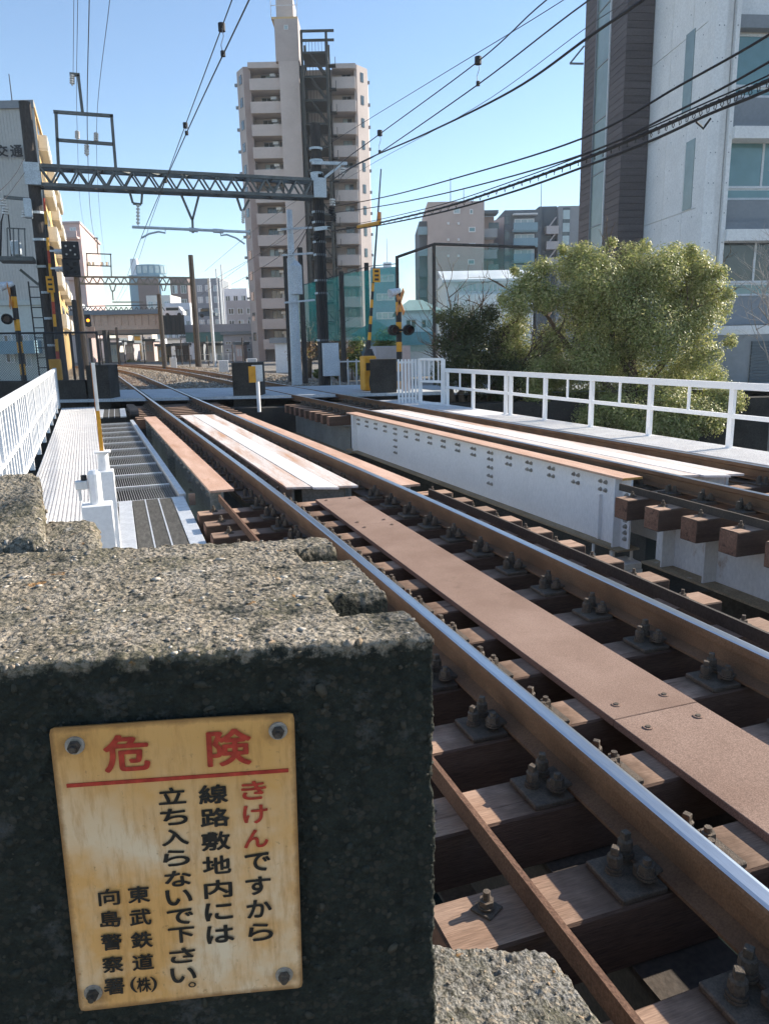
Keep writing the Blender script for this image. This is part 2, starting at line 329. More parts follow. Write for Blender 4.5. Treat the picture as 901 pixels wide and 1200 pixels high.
# ------------------------------------------------------------------ tracks
half = [(0.0325,-.012),(.0325,-.040),(.0095,-.052),(.0085,-.125),(.0635,-.142),(.0635,-.153)]
railprof = [(-.018,0),(.018,0),(.029,-.003)] + half + [(-x, z) for x, z in half[::-1]] + [(-.029,-.003)]
def rail_mesh(mb, cx, off, ys):
    n = len(railprof); path = [(cx+off+drift(y), y, 0) for y in ys]
    f0 = len(mb.f); mb.sweep(railprof, path)
    for k in range(f0+2, len(mb.f)):
        if (k-f0-2) % n in (0, 1, n-1): mb.mi[k] = 1
ys_rail = [-5, 0, 3, 4.5] + [5+.75*i for i in range(20)] + [20+2.5*i for i in range(24)]

def bolt_mb(kind):
    b = M()
    if kind == 0:      # tall spring bolt: washer coils, nut, square head
        b.cyl((0,0,0),(0,0,.008),.027,.027,14); b.cyl((0,0,.010),(0,0,.018),.025,.025,14); b.cyl((0,0,.0),(0,0,.03),.019,.019,10)
        b.cyl((0,0,.026),(0,0,.052),.0235,.0215,6); b.cyl((0,0,.05),(0,0,.056),.0215,.015,10); b.bbox(-.0115,.0115,-.0115,.0115,.054,.078,.002)
    else:              # hexagon clip bolt
        b.cyl((0,0,0),(0,0,.007),.028,.028,14); b.cyl((0,0,.009),(0,0,.016),.026,.026,14); b.cyl((0,0,.016),(0,0,.041),.0245,.0225,6); b.cyl((0,0,.04),(0,0,.057),.0125,.0115,8)
    return b
BOLT = [bolt_mb(k).mesh('bolt', MT['fast']) for k in (0, 1)]
def plate_mb(sx):      # rail plate with a spring clip; sx = -1 lies left of its rail
    b = M(); x0, x1 = (-.215, -.065) if sx < 0 else (.065, .215)
    b.bbox(x0, x1, -.088, .088, 0, .020, .004)
    xa, xb = (-.10, -.045) if sx < 0 else (.045, .10)
    b.bbox(xa, xb, -.045, .075, .0205, .040, .005)
    b.bbox(min(xa,xb)-.028 if sx < 0 else xb-.005, xa+.005 if sx < 0 else xb+.028, -.03, -.008, .0205, .055, .004)
    return b
PLATE = {sx: plate_mb(sx).mesh('rail_fastening', MT['fast']) for sx in (-1, 1)}
sb = M(); sb.bbox(-.032,.032,-.032,.032,0,.008,.002); sb.cyl((0,0,.008),(0,0,.032),.021,.021,6); sb.cyl((0,0,.03),(0,0,.058),.011,.010,10); sb.cyl((0,0,.012),(0,0,.016),.024,.024,12)
STUD = sb.mesh('stud_bolt', MT['fast'])
SLEEP = []
for k in range(4):
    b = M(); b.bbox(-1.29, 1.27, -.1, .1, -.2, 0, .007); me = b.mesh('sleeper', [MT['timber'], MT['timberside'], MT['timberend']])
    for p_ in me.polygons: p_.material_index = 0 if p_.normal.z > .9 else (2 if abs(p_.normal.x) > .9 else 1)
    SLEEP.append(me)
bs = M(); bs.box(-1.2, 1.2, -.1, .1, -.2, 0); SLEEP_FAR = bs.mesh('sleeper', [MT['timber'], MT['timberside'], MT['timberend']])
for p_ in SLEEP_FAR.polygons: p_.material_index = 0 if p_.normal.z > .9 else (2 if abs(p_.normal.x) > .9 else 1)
def lowfast(sx):
    b = M(); x0, x1 = (-.215, -.065) if sx < 0 else (.065, .215)
    b.box(x0, x1, -.085, .085, 0, .02)
    for dx, dy in ((.045,-.04),(.045,.04),(.105,0)): b.cyl((sx*(.065+dx), dy, .02), (sx*(.065+dx), dy, .085), .024, .016, 6, True)
    return b
LOWF = {sx: lowfast(sx).mesh('rail_fastening', MT['fast']) for sx in (-1, 1)}

def make_track(label, cx, sleeper_ys, near_max, far_ys, trough_ys, deck_ys, ang_r):
    t = thing('railway_track', label, 'railway track', (cx, 0, 0))
    for off in (-.575, .575):
        b = M(); rail_mesh(b, cx, off, ys_rail); part('rail', b, [MT['rail'], MT['railtop']], t)
    def fasten(par, y, z, near):
        for off in (-.575, .575):
            for sx in (-1, 1):
                x = off + drift(y)
                if near:
                    f = inst('rail_fastening', PLATE[sx], par, (x, y, z))
                    for k, (dx, dy, kind) in enumerate(((.113,.045,0),(.113,-.052,0),(.165,.0,0)) if sx < 0 else ((.11,.05,0),(.11,-.05,0),(.165,0,1))):
                        inst('bolt', BOLT[(kind + (k == 1)) % 2], f, (sx*dx, dy + (0.02 if k == 2 else 0), .0395 if k < 2 else .0205), (0,0,random.random()))
                else: inst('rail_fastening', LOWF[sx], par, (x, y, z))
    for i, y in enumerate(sleeper_ys):
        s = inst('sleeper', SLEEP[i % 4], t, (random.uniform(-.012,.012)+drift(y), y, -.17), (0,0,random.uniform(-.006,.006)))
        fasten(t, y, -.17, y < near_max)
        for sx in (-1, 1): inst('stud_bolt', STUD, s, (sx*(1.14 if sx < 0 else 1.09), .03, 0), (0,0,random.random()))
    for y in deck_ys:
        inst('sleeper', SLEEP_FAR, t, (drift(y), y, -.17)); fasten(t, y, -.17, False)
    for y in trough_ys: fasten(t, y, -.172, False)
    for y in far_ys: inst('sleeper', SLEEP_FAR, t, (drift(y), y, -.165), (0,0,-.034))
    for off in (-1.02, .975):
        y0, y1 = (-1.0 if cx < 3 else 1.0), skew(cx+off, YN)-.05
        b = M(); b.sweep([(-.009,-.169),(.009,-.169),(.009,-.098),(-.009,-.098)], [(cx+off+drift(y), y, 0) for y in (y0, 4, 5.5, y1)])
        part('guard_angle', b, MT['angle'] if off < 0 and cx < 3 else MT['darkiron'], t)
    return t
lt = make_track('nearer railway track with shiny rails and a brown board walkway between them', XL,
    [1.07-.455*1+.455*k for k in range(15)], 7.3, [27+.62*k for k in range(60)],
    [7.55+.52*k for k in range(18)], [17.4+.5*k for k in range(9)], 1)
rt = make_track('further railway track with dull brown rails beside the white railing', XR,
    [.9+.455*k for k in range(12)], 5.9, [26+.62*k for k in range(60)],
    [6.4+.52*k for k in range(18)], [15.75+.47*k for k in range(9)], 1)
# walkway boards between the rails of the nearer track
yb = [-1.25, 2.26, 5.80, 7.0]
for i in range(3):
    b = M(); x0, x1 = XL-.222, XL+.188
    b.bbox(x0, x1, yb[i]+.0015, yb[i+1]-.0015, -.169, -.137+(.001 if i == 1 else 0), .0025)
    pb = part('walkway_board', b, MT['plank'], lt)
    for yy in (yb[i]+.10, yb[i+1]-.10):
        for xx in (x0+.085, x1-.085):
            b = M(); b.cyl((xx,yy,-.1375),(xx,yy,-.1325),.021,.019,14); part('screw_plate', b, MT['plank'], pb)
            b = M(); b.cyl((xx,yy,-.132),(xx,yy,-.1295),.012,.011,6); part('screw', b, MT['fast'], pb)

# ------------------------------------------------------------------ girders
_gb = {}
def GBOLT(mat):                                  # one high strength bolt, its axis along +x, shared by alike bolts
    if mat.name not in _gb:
        b = M(); b.cyl((0,0,0),(.006,0,0),.026,.026,10); b.cyl((.006,0,0),(.026,0,0),.019,.019,6); b.cyl((.026,0,0),(.036,0,0),.011,.010,8)
        _gb[mat.name] = b.mesh('bolt', MT['boltgrime'])
    return _gb[mat.name]
def along(X, y): return Vector((X+drift(y), y, 0))
def girder(label, X, y0, y1, ztop, zbot, web, top, flw=.24, clusters=True, stiff=(), side=-1, botm=None, ybolt=.5):
    g = thing('bridge_girder', label, 'bridge girder', (X, y0, 0))
    n = 6; path = [along(X, y0+(y1-y0)*k/n) for k in range(n+1)]
    b = M(); b.sweep([(-.012, zbot+.0205),(.012, zbot+.0205),(.012, ztop-.0235),(-.012, ztop-.0235)], path); part('web', b, web, g)
    b = M(); b.sweep([(-flw/2, ztop-.023),(flw/2, ztop-.023),(flw/2, ztop),(-flw/2, ztop)], path); part('top_flange', b, top, g)
    b = M(); b.sweep([(-flw/2-.02, zbot),(flw/2+.02, zbot),(flw/2+.02, zbot+.02),(-flw/2-.02, zbot+.02)], path); part('bottom_flange', b, botm or web, g)
    k = 0; y = y0+.45
    while clusters and y < y1-.1:
        p = along(X, y); rows = [ztop-.115, ztop-.205] + ([ztop-.32, ztop-.44, ztop-.55] if k % 7 == 5 else [])
        for z in rows:
            for dy in (-.045, .045): inst('bolt', GBOLT(web), g, (p.x+side*.012-X, y+dy-y0, z), (0, 0, 0 if side > 0 else math.pi))
        y += ybolt; k += 1
    for yy in stiff:
        p = along(X, yy); b = M(); b.box(p.x+side*.0125, p.x+side*(flw/2-.012), yy-.008, yy+.008, zbot+.021, ztop-.024) if side > 0 else b.box(p.x-(flw/2-.012), p.x-.0125, yy-.008, yy+.008, zbot+.021, ztop-.024)
        part('stiffener', b, web, g)
    return g
ZT, ZB = -.06, -.85
MT['shadegirder'] = pmat('shaded_green_grey_girder', (.20,.205,.185), (.30,.30,.275), 1.5, .7, 0, .1, 40, .3, rust=(.16,.10,.06), rscale=3, rthr=.62, rw=.12)  # weathered white girder paint, greyed further to hold its deep shade
girder('rust topped plate girder left of the nearer track beside the metal grating', .975, skew(.975,YN), skew(.975,YF), ZT, ZB, MT['shadegirder'], MT['rustflange'], stiff=(7.6, 12, 16.4), ybolt=.42)
girder('low rust topped girder between the two tracks next to the white girder', 2.76, skew(2.76,YN), skew(2.76,YF), ZT, ZB, MT['shadegirder'], MT['rustflange'], clusters=False, side=1)
wg = girder('long white plate girder with bolt clusters on its side between the tracks', 4.97, skew(4.97,YN)+.06, skew(4.97,YF)-.1, ZT, ZB, MT['whitegirder'], MT['rustflange'], stiff=(6.46, 14.9), botm=MT['dirtflange'])
yw_ = skew(4.97,YN)+.06
for k in range(9): inst('bolt', GBOLT(MT['whitegirder']), wg, (drift(yw_+.17)-.012, .17, -.17-.067*k), (0,0,math.pi)); inst('bolt', GBOLT(MT['whitegirder']), wg, (drift(yw_+.05)-.012, .05, -.19-.067*k), (0,0,math.pi))
b = M(); b.box(4.86, 4.955, 6.78, 6.796, -.82, -.32); part('stiffener', b, MT['whitegirder'], wg)
girder('outer girder with rusty top on the far side of the further track', 6.62, skew(6.62,YN), skew(6.62,YF), ZT, ZB, MT['whitegirder'], MT['rustflange'], clusters=False, side=1)
def cover(label, cx, y0, y1, taper):
    t = thing('girder_cover', label, 'girder cover', (cx, y0, 0))
    xs = [cx-.36, cx-.115, cx+.125, cx+.335]; e = [0, .0, taper*.0, -.02]
    mats = [MT['plateworn'], MT['platepale'], MT['plateworn']]
    n = 6
    for k in range(3):
        a0, a1 = xs[k]+.004, xs[k+1]-.004; zt = [-.062, -.058, -.062][k]
        ya, yb_ = y0-.31*(xs[k]-cx), y1-.31*(xs[k]-cx)
        if k == 1: ya -= .0
        vs = []
        for z in (zt-.022, zt):
            for i in range(n+1):
                y = ya+(yb_-ya)*i/n
                d0 = -.06 if (k == 1 and i == 0) else 0; d1 = (-.10 if (k == 1 and i == 0) else 0)
                vs += [(a0+drift(y), y+d0, z), (a1+drift(y), y-.31*(xs[k+1]-xs[k])+d1, z)]
        m_ = 2*(n+1); fs = []
        for i in range(n):
            a = 2*i; fs += [(a, a+2, a+3, a+1), (m_+a, m_+a+1, m_+a+3, m_+a+2), (a, m_+a, m_+a+2, a+2), (a+1, a+3, m_+a+3, m_+a+1)]
        fs += [(0, 1, m_+1, m_), (2*n, m_+2*n, m_+2*n+1, 2*n+1)]
        b = M(); b.add(vs, fs); part('cover_plate', b, mats[k], t)
    b = M()
    for k, x in enumerate((cx-.27, cx+.25)):
        b = M(); b.sweep([(-.012, ZB),(.012, ZB),(.012, -.086),(-.012, -.086)], [along(x, y0+.12-.31*(x-cx)+(y1-y0-.2)*i/n) for i in range(n+1)]); part('web', b, MT['shadegirder'] if cx < 3 else MT['whitegirder'], t)
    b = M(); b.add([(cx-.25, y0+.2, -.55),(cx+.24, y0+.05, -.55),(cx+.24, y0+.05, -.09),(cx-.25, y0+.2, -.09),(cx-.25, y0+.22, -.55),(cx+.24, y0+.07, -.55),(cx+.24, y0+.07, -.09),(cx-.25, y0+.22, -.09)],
                   [(0,1,2,3),(7,6,5,4),(0,3,7,4),(1,5,6,2),(3,2,6,7),(0,4,5,1)]); part('end_diaphragm', b, MT['shadegirder'] if cx < 3 else MT['whitegirder'], t)
cover('wide worn white and rust cover over the girders between the nearer rails', XL, 7.25, 16.5, .1)
cover('pale cover plate with rusty edge between the rails of the further track', XR, 6.12, 15.4, .1)
# trough floors under the rails in the middle span
for cx, nm in ((XL, 'nearer'), (XR, 'further')):
    for sx in (-1, 1):
        b = M(); x = cx+sx*.575
        b.sweep([(-.2,-.20),(.2,-.20),(.2,-.175),(-.2,-.175)], [along(x, skew(x,YN)+.05+(YF-YN-.1)*i/6) for i in range(7)])
        lone('rail_trough', b, MT['darkiron'], 'dark steel trough floor carrying the %s rail of the %s track' % ('left' if sx < 0 else 'right', nm), 'rail trough')
# girders of the near span, below the sleepers
def deckgirder(label, X, y0, y1, zt, zb, m, fl=.3, stiff=()):
    return girder(label, X, y0, y1, zt, zb, m, m, fl, False, stiff, -1, MT['dirtflange'] if m is not MT['darkiron'] else m)
deckgirder('dark girder under the sleepers below the left rail of the nearer track', XL-.6, .5, 7.2, -.372, -1.15, MT['darkiron'])
deckgirder('dark girder under the sleepers below the right rail of the nearer track', XL+.6, .5, 6.9, -.372, -1.15, MT['darkiron'])
ng = deckgirder('white girder with rust stains under the sleeper ends of the further track', 5.06, .8, 6.0, -.372, -.88, MT['whiterust'], .34, (5.2, 5.75))
deckgirder('white girder under the right rail of the further track, behind the rust stained one', 6.5, .8, 5.6, -.372, -.88, MT['whiterust'], .34)
deckgirder('pale short girder under the sleepers at the far end of the further track', 5.05, 15.6, 20.2, -.372, -1.0, MT['shadegirder'], .3)
deckgirder('dark girder under the far sleepers of the nearer track', XL-.6, 17.2, 21.3, -.372, -1.0, MT['darkiron'])
def edge_strip(par, X, Y, w0, w1, z):
    b = M(); p = along(X, Y); b.box(p.x-w0, p.x+w1, Y-.010, Y-.0015, z-.0235, z+.0005); part('rust_edge', b, MT['rustedge'], par)
edge_strip(wg, 4.97, skew(4.97,YN)+.06, .121, .121, ZT)
# bearings and pier
b = M(); cfbox(b, -1.6, 6.0, 7.25, 8.35, -4.3, -1.2); lone('bridge_pier', b, MT['darkconcrete'], 'dark concrete pier under the near joint of the bridge spans', 'bridge pier')
b = M(); cfbox(b, -1.6, 6.0, 16.6, 17.5, -4.3, -1.2); lone('bridge_pier', b, MT['darkconcrete'], 'dark concrete pier under the far joint of the bridge spans', 'bridge pier')
t = thing('girder_bearing', 'stacked white bearing block with anchor bolts under the white girder end', 'girder bearing', (4.9, 6.35, -.8))
for k in range(3):
    b = M(); b.bbox(4.74+.012*k, 5.1-.012*k, 6.28, 6.55, -1.199+.075*k, -1.128+.075*k, .006); part('bearing_plate', b, MT['whiterust'], t)
for x, y in ((4.79, 6.42), (5.04, 6.42), (4.79, 6.75), (5.04, 6.75)):
    b = M(); b.cyl((x,y,-1.05),(x,y,-.97),.03,.03,6); b.cyl((x,y,-.97),(x,y,-.86),.018,.016,10); part('anchor_bolt', b, MT['whiterust'], t)
b = M(); b.bbox(4.7, 5.12, 6.6, 6.9, -1.199, -1.06, .006); part('base_block', b, MT['whiterust'], t)
# ------------------------------------------------------------------ rough concrete near the camera
def soot_mat(name, dark_from, dark_w, top_c, top_c2, dark_c, pebble=False):
    m = bpy.data.materials.new(name); m.use_nodes = True; t = m.node_tree; L = t.links; b = t.nodes['Principled BSDF']
    b.inputs['Roughness'].default_value = .92; b.inputs['Specular IOR Level'].default_value = .25
    tc = nd(t, 'ShaderNodeTexCoord'); o = tc.outputs['Object']
    def noise_(sc, det=5.0, ro=.6):
        n = nd(t, 'ShaderNodeTexNoise', Scale=sc, Detail=det, Roughness=ro); L.new(o, n.inputs['Vector']); return n.outputs[0]
    def ramp(src, a, b_, c=0., d=1.):
        r = nd(t, 'ShaderNodeMapRange'); r.inputs[1].default_value = a; r.inputs[2].default_value = b_; r.inputs[3].default_value = c; r.inputs[4].default_value = d; L.new(src, r.inputs[0]); return r.outputs[0]
    def mixc(f, a, b_):
        x = nd(t, 'ShaderNodeMix', data_type='RGBA')
        L.new(f, x.inputs[0])
        for s, v in ((6, a), (7, b_)):
            if isinstance(v, tuple): x.inputs[s].default_value = (*v, 1)
            else: L.new(v, x.inputs[s])
        return x.outputs[2]
    g = nd(t, 'ShaderNodeNewGeometry')
    if pebble:
        r = nd(t, 'ShaderNodeValToRGB'); L.new(g.outputs['Random Per Island'], r.inputs[0]); els = r.color_ramp.elements
        els[0].color = (.13,.11,.09,1); els[1].color = (.50,.44,.36,1)
        for p_, c in ((.2,(.22,.18,.14,1)),(.4,(.30,.26,.21,1)),(.55,(.17,.16,.15,1)),(.7,(.36,.25,.15,1)),(.85,(.40,.37,.33,1))): e = els.new(p_); e.color = c
        col = mixc(ramp(noise_(60), .50, .72, 0, .75), r.outputs[0], (.09,.08,.055))
    else:
        col = mixc(ramp(noise_(9), .35, .65), top_c, top_c2)
        col = mixc(ramp(noise_(95, 7, .78), .45, .58, 0, .92), col, (.055,.052,.036))
        col = mixc(ramp(noise_(7, 5, .65), .46, .62, 0, .65), col, (.105,.098,.058))
        col = mixc(ramp(noise_(26, 3), .68, .73, 0, .7), col, (.36,.17,.04))
        col = mixc(ramp(noise_(15, 5), .66, .76, 0, .7), col, (.52,.49,.45))
    # soot and moss crust covering the upright faces: starts a little below the top arris, with a ragged limit
    sep = nd(t, 'ShaderNodeSeparateXYZ'); L.new(o, sep.inputs[0])
    ad = nd(t, 'ShaderNodeMath', operation='MULTIPLY_ADD'); L.new(noise_(22, 6, .7), ad.inputs[0]); ad.inputs[1].default_value = .10; L.new(sep.outputs[2], ad.inputs[2])
    f = ramp(ad.outputs[0], dark_from+.05, dark_from-dark_w+.05)
    pale = ramp(noise_(9, 6, .7), .57, .68, 0, .7)
    dk = mixc(ramp(noise_(45, 6, .7), .35, .7), dark_c, tuple(c*2.3 for c in dark_c))
    if not pebble:                             # aggregate showing through the crust and the worn top
        vc = nd(t, 'ShaderNodeTexVoronoi', Scale=105.0); L.new(o, vc.inputs['Vector']); vs_ = nd(t, 'ShaderNodeSeparateColor'); L.new(vc.outputs['Color'], vs_.inputs[0])
        stone_ = ramp(vc.outputs['Distance'], .62, .42); pick = ramp(vs_.outputs[0], .55, .9)
        mk = nd(t, 'ShaderNodeMath', operation='MULTIPLY'); L.new(stone_, mk.inputs[0]); L.new(pick, mk.inputs[1])
        dk = mixc(mk.outputs[0], dk, (.060,.054,.040)); col = mixc(mk.outputs[0], col, (.34,.285,.215))
    dk = mixc(pale, dk, (.13,.125,.115)) if not pebble else mixc(ramp(g.outputs['Random Per Island'], .62, 1.0, 0, 1.0), dk, (.075,.066,.048))
    col = mixc(f, col, dk)
    L.new(col, b.inputs['Base Color'])
    v = nd(t, 'ShaderNodeTexVoronoi', Scale=130.0); L.new(o, v.inputs['Vector'])
    a2 = nd(t, 'ShaderNodeMath', operation='MULTIPLY_ADD'); L.new(noise_(190, 4, .7), a2.inputs[0]); a2.inputs[1].default_value = 1.3; L.new(v.outputs['Distance'], a2.inputs[2])
    bp = nd(t, 'ShaderNodeBump', Strength=1.0 if not pebble else .3, Distance=.006); L.new(a2.outputs[0], bp.inputs['Height']); L.new(bp.outputs[0], b.inputs['Normal'])
    return m

def rough_block(corners, res, r, amp, notch=None, peb=0, seedv=0.0):
    """corners: 8 points (bottom 4 then top 4, front-right, back-right, back-left, front-left); returns mesh builder and a pebble builder"""
    c = [Vector(p) for p in corners]
    def tri(a, b_, k):                       # a: right->left, b: front->back, k: bottom->top
        lo = (c[0]*(1-b_)+c[1]*b_)*(1-a) + (c[3]*(1-b_)+c[2]*b_)*a
        hi = (c[4]*(1-b_)+c[5]*b_)*(1-a) + (c[7]*(1-b_)+c[6]*b_)*a
        return lo*(1-k)+hi*k
    Lx, Ly, Lz = (c[4]-c[7]).length, (c[4]-c[5]).length, (c[4]-c[0]).length
    n = [max(2, int(L/res)) for L in (Lx, Ly, Lz)]
    ax = (tri(1,.5,.5)-tri(0,.5,.5)).normalized(); ay = (tri(.5,1,.5)-tri(.5,0,.5)).normalized(); az = Vector((0,0,1))
    def surf(a, b_, k, d_amp=1.0):
        p = [a*Lx, b_*Ly, k*Lz]; LL = (Lx, Ly, Lz)
        q = [min(max(p[i], r), LL[i]-r) for i in range(3)]; d = [p[i]-q[i] for i in range(3)]
        l = math.sqrt(sum(x*x for x in d)) or 1e-9; nn = [x/l for x in d]
        p2 = [q[i]+nn[i]*r for i in range(3)]
        if notch:
            dz = notch(p2[0], p2[1])
            if dz and p2[2] > Lz-.1: p2[2] = min(p2[2], Lz-dz)
        w3 = tri(p2[0]/Lx, p2[1]/Ly, p2[2]/Lz)
        nv = (ax*nn[0]+ay*nn[1]+az*nn[2])
        w4 = w3*1.0+Vector((seedv, 0, 0))
        dd = noise.fractal(w4*14, 1.0, 2.1, 4)*amp*.55 + noise.noise(w4*90)*amp*.35
        vor = noise.voronoi(w4*70)[0][0]; dd += (.35-vor)*amp*.7
        return w3 + nv*dd*d_amp, nv
    mb = M(); ids = {}
    def vid(i, j, k):
        key = (i, j, k)
        if key not in ids: ids[key] = len(mb.v); mb.v.append(tuple(surf(i/n[0], j/n[1], k/n[2])[0]))
        return ids[key]
    def face(q): mb.f.append(q); mb.mi.append(0)
    for i in range(n[0]):
        for j in range(n[1]):
            for k, fl in ((0, False), (n[2], True)):
                q = (vid(i,j,k), vid(i+1,j,k), vid(i+1,j+1,k), vid(i,j+1,k)); face(q[::-1] if fl else q)
    for i in range(n[0]):
        for k in range(n[2]):
            for j, fl in ((0, False), (n[1], True)):
                q = (vid(i,j,k), vid(i+1,j,k), vid(i+1,j,k+1), vid(i,j,k+1)); face(q[::-1] if fl is False else q)
    for j in range(n[1]):
        for k in range(n[2]):
            for i, fl in ((0, False), (n[0], True)):
                q = (vid(i,j,k), vid(i,j+1,k), vid(i,j+1,k+1), vid(i,j,k+1)); face(q if fl is False else q[::-1])
    pb = M()
    if peb:
        import bmesh
        bmx = bmesh.new(); bmesh.ops.create_icosphere(bmx, subdivisions=1, radius=1.0)
        bv = [v.co.copy() for v in bmx.verts]; bf = [tuple(v.index for v in f.verts) for f in bmx.faces]; bmx.free()
        areas = [Lx*Ly, Lx*Lz, Ly*Lz]; tot = sum(areas)
        for q in range(peb):
            u = random.random()*tot
            if u < areas[0]: s = (random.random(), random.random(), 1.0)
            elif u < areas[0]+areas[1]: s = (random.random(), 0.0, random.random())
            else: s = (0.0, random.random(), random.random())
            p, nv = surf(*s)
            R = min(.0095, .0015+random.expovariate(1/.0015)); t1 = nv.orthogonal().normalized(); t1 = (Matrix.Rotation(random.random()*6.28, 3, nv) @ t1); t2 = nv.cross(t1)
            e = (R*random.uniform(.8,1.5), R*random.uniform(.6,1.0), R*random.uniform(.14,.30))
            jit = [random.uniform(.82,1.15) for _ in bv]
            base = len(pb.v)
            for v, jj in zip(bv, jit): pb.v.append(tuple(p + t1*(v.x*e[0]*jj) + t2*(v.y*e[1]*jj) + nv*(v.z*e[2]*jj + e[2]*.15)))
            pb.f.extend([tuple(i+base for i in f) for f in bf]); pb.mi.extend([0]*len(bf))
    return mb, pb

BY = rad(12.4); bx = Vector((-math.cos(BY), math.sin(BY), 0))       # along the front face, to the left
C0 = Vector((.345, .808, 0)); B0 = Vector((.352, 1.345, 0)); ZTOP = .9775
def notch(px, py):
    if px < .092 and .098 < py < .185: return .048
    if px < .080 and .365 < py < .465: return .044
    return 0
blk = thing('concrete_block', 'big weathered concrete parapet block with two notches that carries the yellowed danger sign', 'concrete block', (.345, .808, -.36))
LB = .86
corn = [C0+Vector((0,0,-.36)), B0+Vector((0,0,-.36)), B0+bx*LB+Vector((0,0,-.36)), C0+bx*LB+Vector((0,0,-.36)),
        C0+Vector((0,0,ZTOP)), B0+Vector((0,0,ZTOP)), B0+bx*LB+Vector((0,0,ZTOP)), C0+bx*LB+Vector((0,0,ZTOP))]
mb, pb = rough_block(corn, .0042, .007, .0055, notch, 8500)
zl = ZTOP+.36
MT['block'] = soot_mat('weathered_parapet_concrete', zl-.004, .012, (.33,.275,.20), (.53,.46,.37), (.019,.021,.016))
MT['blockpeb'] = soot_mat('exposed_aggregate_pebbles', zl-.002, .012, (0,0,0), (0,0,0), (.022,.023,.018), True)
part('body', mb, MT['block'], blk, smooth=True); part('aggregate', pb, MT['blockpeb'], blk, kind='stuff', smooth=True)
MT['block2'] = soot_mat('lichen_covered_concrete', -5, .02, (.28,.24,.175), (.42,.37,.29), (.03,.03,.025))
MT['peb2'] = soot_mat('lichen_covered_pebbles', -5, .02, (0,0,0), (0,0,0), (.03,.03,.025), True)
MT['ledgem'] = soot_mat('rough_ledge_concrete', -5, .02, (.27,.25,.22), (.36,.34,.305), (.03,.03,.025))
def hexa(pts): return [Vector(p) for p in pts]
def PX(x, D, z):                                # point seen in photo column x at distance D, at height z
    y = 600.0
    for _ in range(8): p = P(x, y, D); y += (p.z-z)*FPX/D
    return P(x, y, D)
def pebbled(label, c8, res, r, amp, npeb, sv, mt, mp):
    t = thing('concrete_block', label, 'concrete block', tuple(c8[0]))
    mb, pb = rough_block(c8, res, r, amp, None, npeb, sv)
    part('body', mb, mt, t, smooth=True); part('aggregate', pb, mp, t, kind='stuff', smooth=True)
pebbled('taller lichen covered concrete block at the left edge behind the signed block',
    [PX(57,1.5,.4), PX(50,1.78,.4), PX(-190,1.78,.4), PX(-190,1.5,.4), PX(57,1.5,.966), PX(50,1.78,1.062), PX(-190,1.78,1.062), PX(-190,1.5,.966)], .0065, .03, .009, 900, 3.1, MT['block2'], MT['peb2'])
pebbled('small rounded lichen covered block beside the taller one in front of the walkway',
    [PX(122,1.49,.4), PX(117,1.7,.4), PX(35,1.7,.4), PX(35,1.49,.4), PX(122,1.49,.952), PX(117,1.66,.973), PX(35,1.66,.973), PX(35,1.49,.952)], .006, .03, .007, 300, 5.7, MT['block2'], MT['peb2'])
pebbled('low broken concrete ledge beside the nearest sleeper ends at the bottom',
    [Vector((.77,.70,-.5)), Vector((.76,1.16,-.5)), Vector((.36,1.31,-.5)), Vector((.36,.72,-.5)), Vector((.76,.70,.08)), Vector((.74,1.13,.105)), Vector((.36,1.28,.135)), Vector((.36,.72,.12))], .006, .022, .013, 900, 9.3, MT['ledgem'], MT['peb2'])

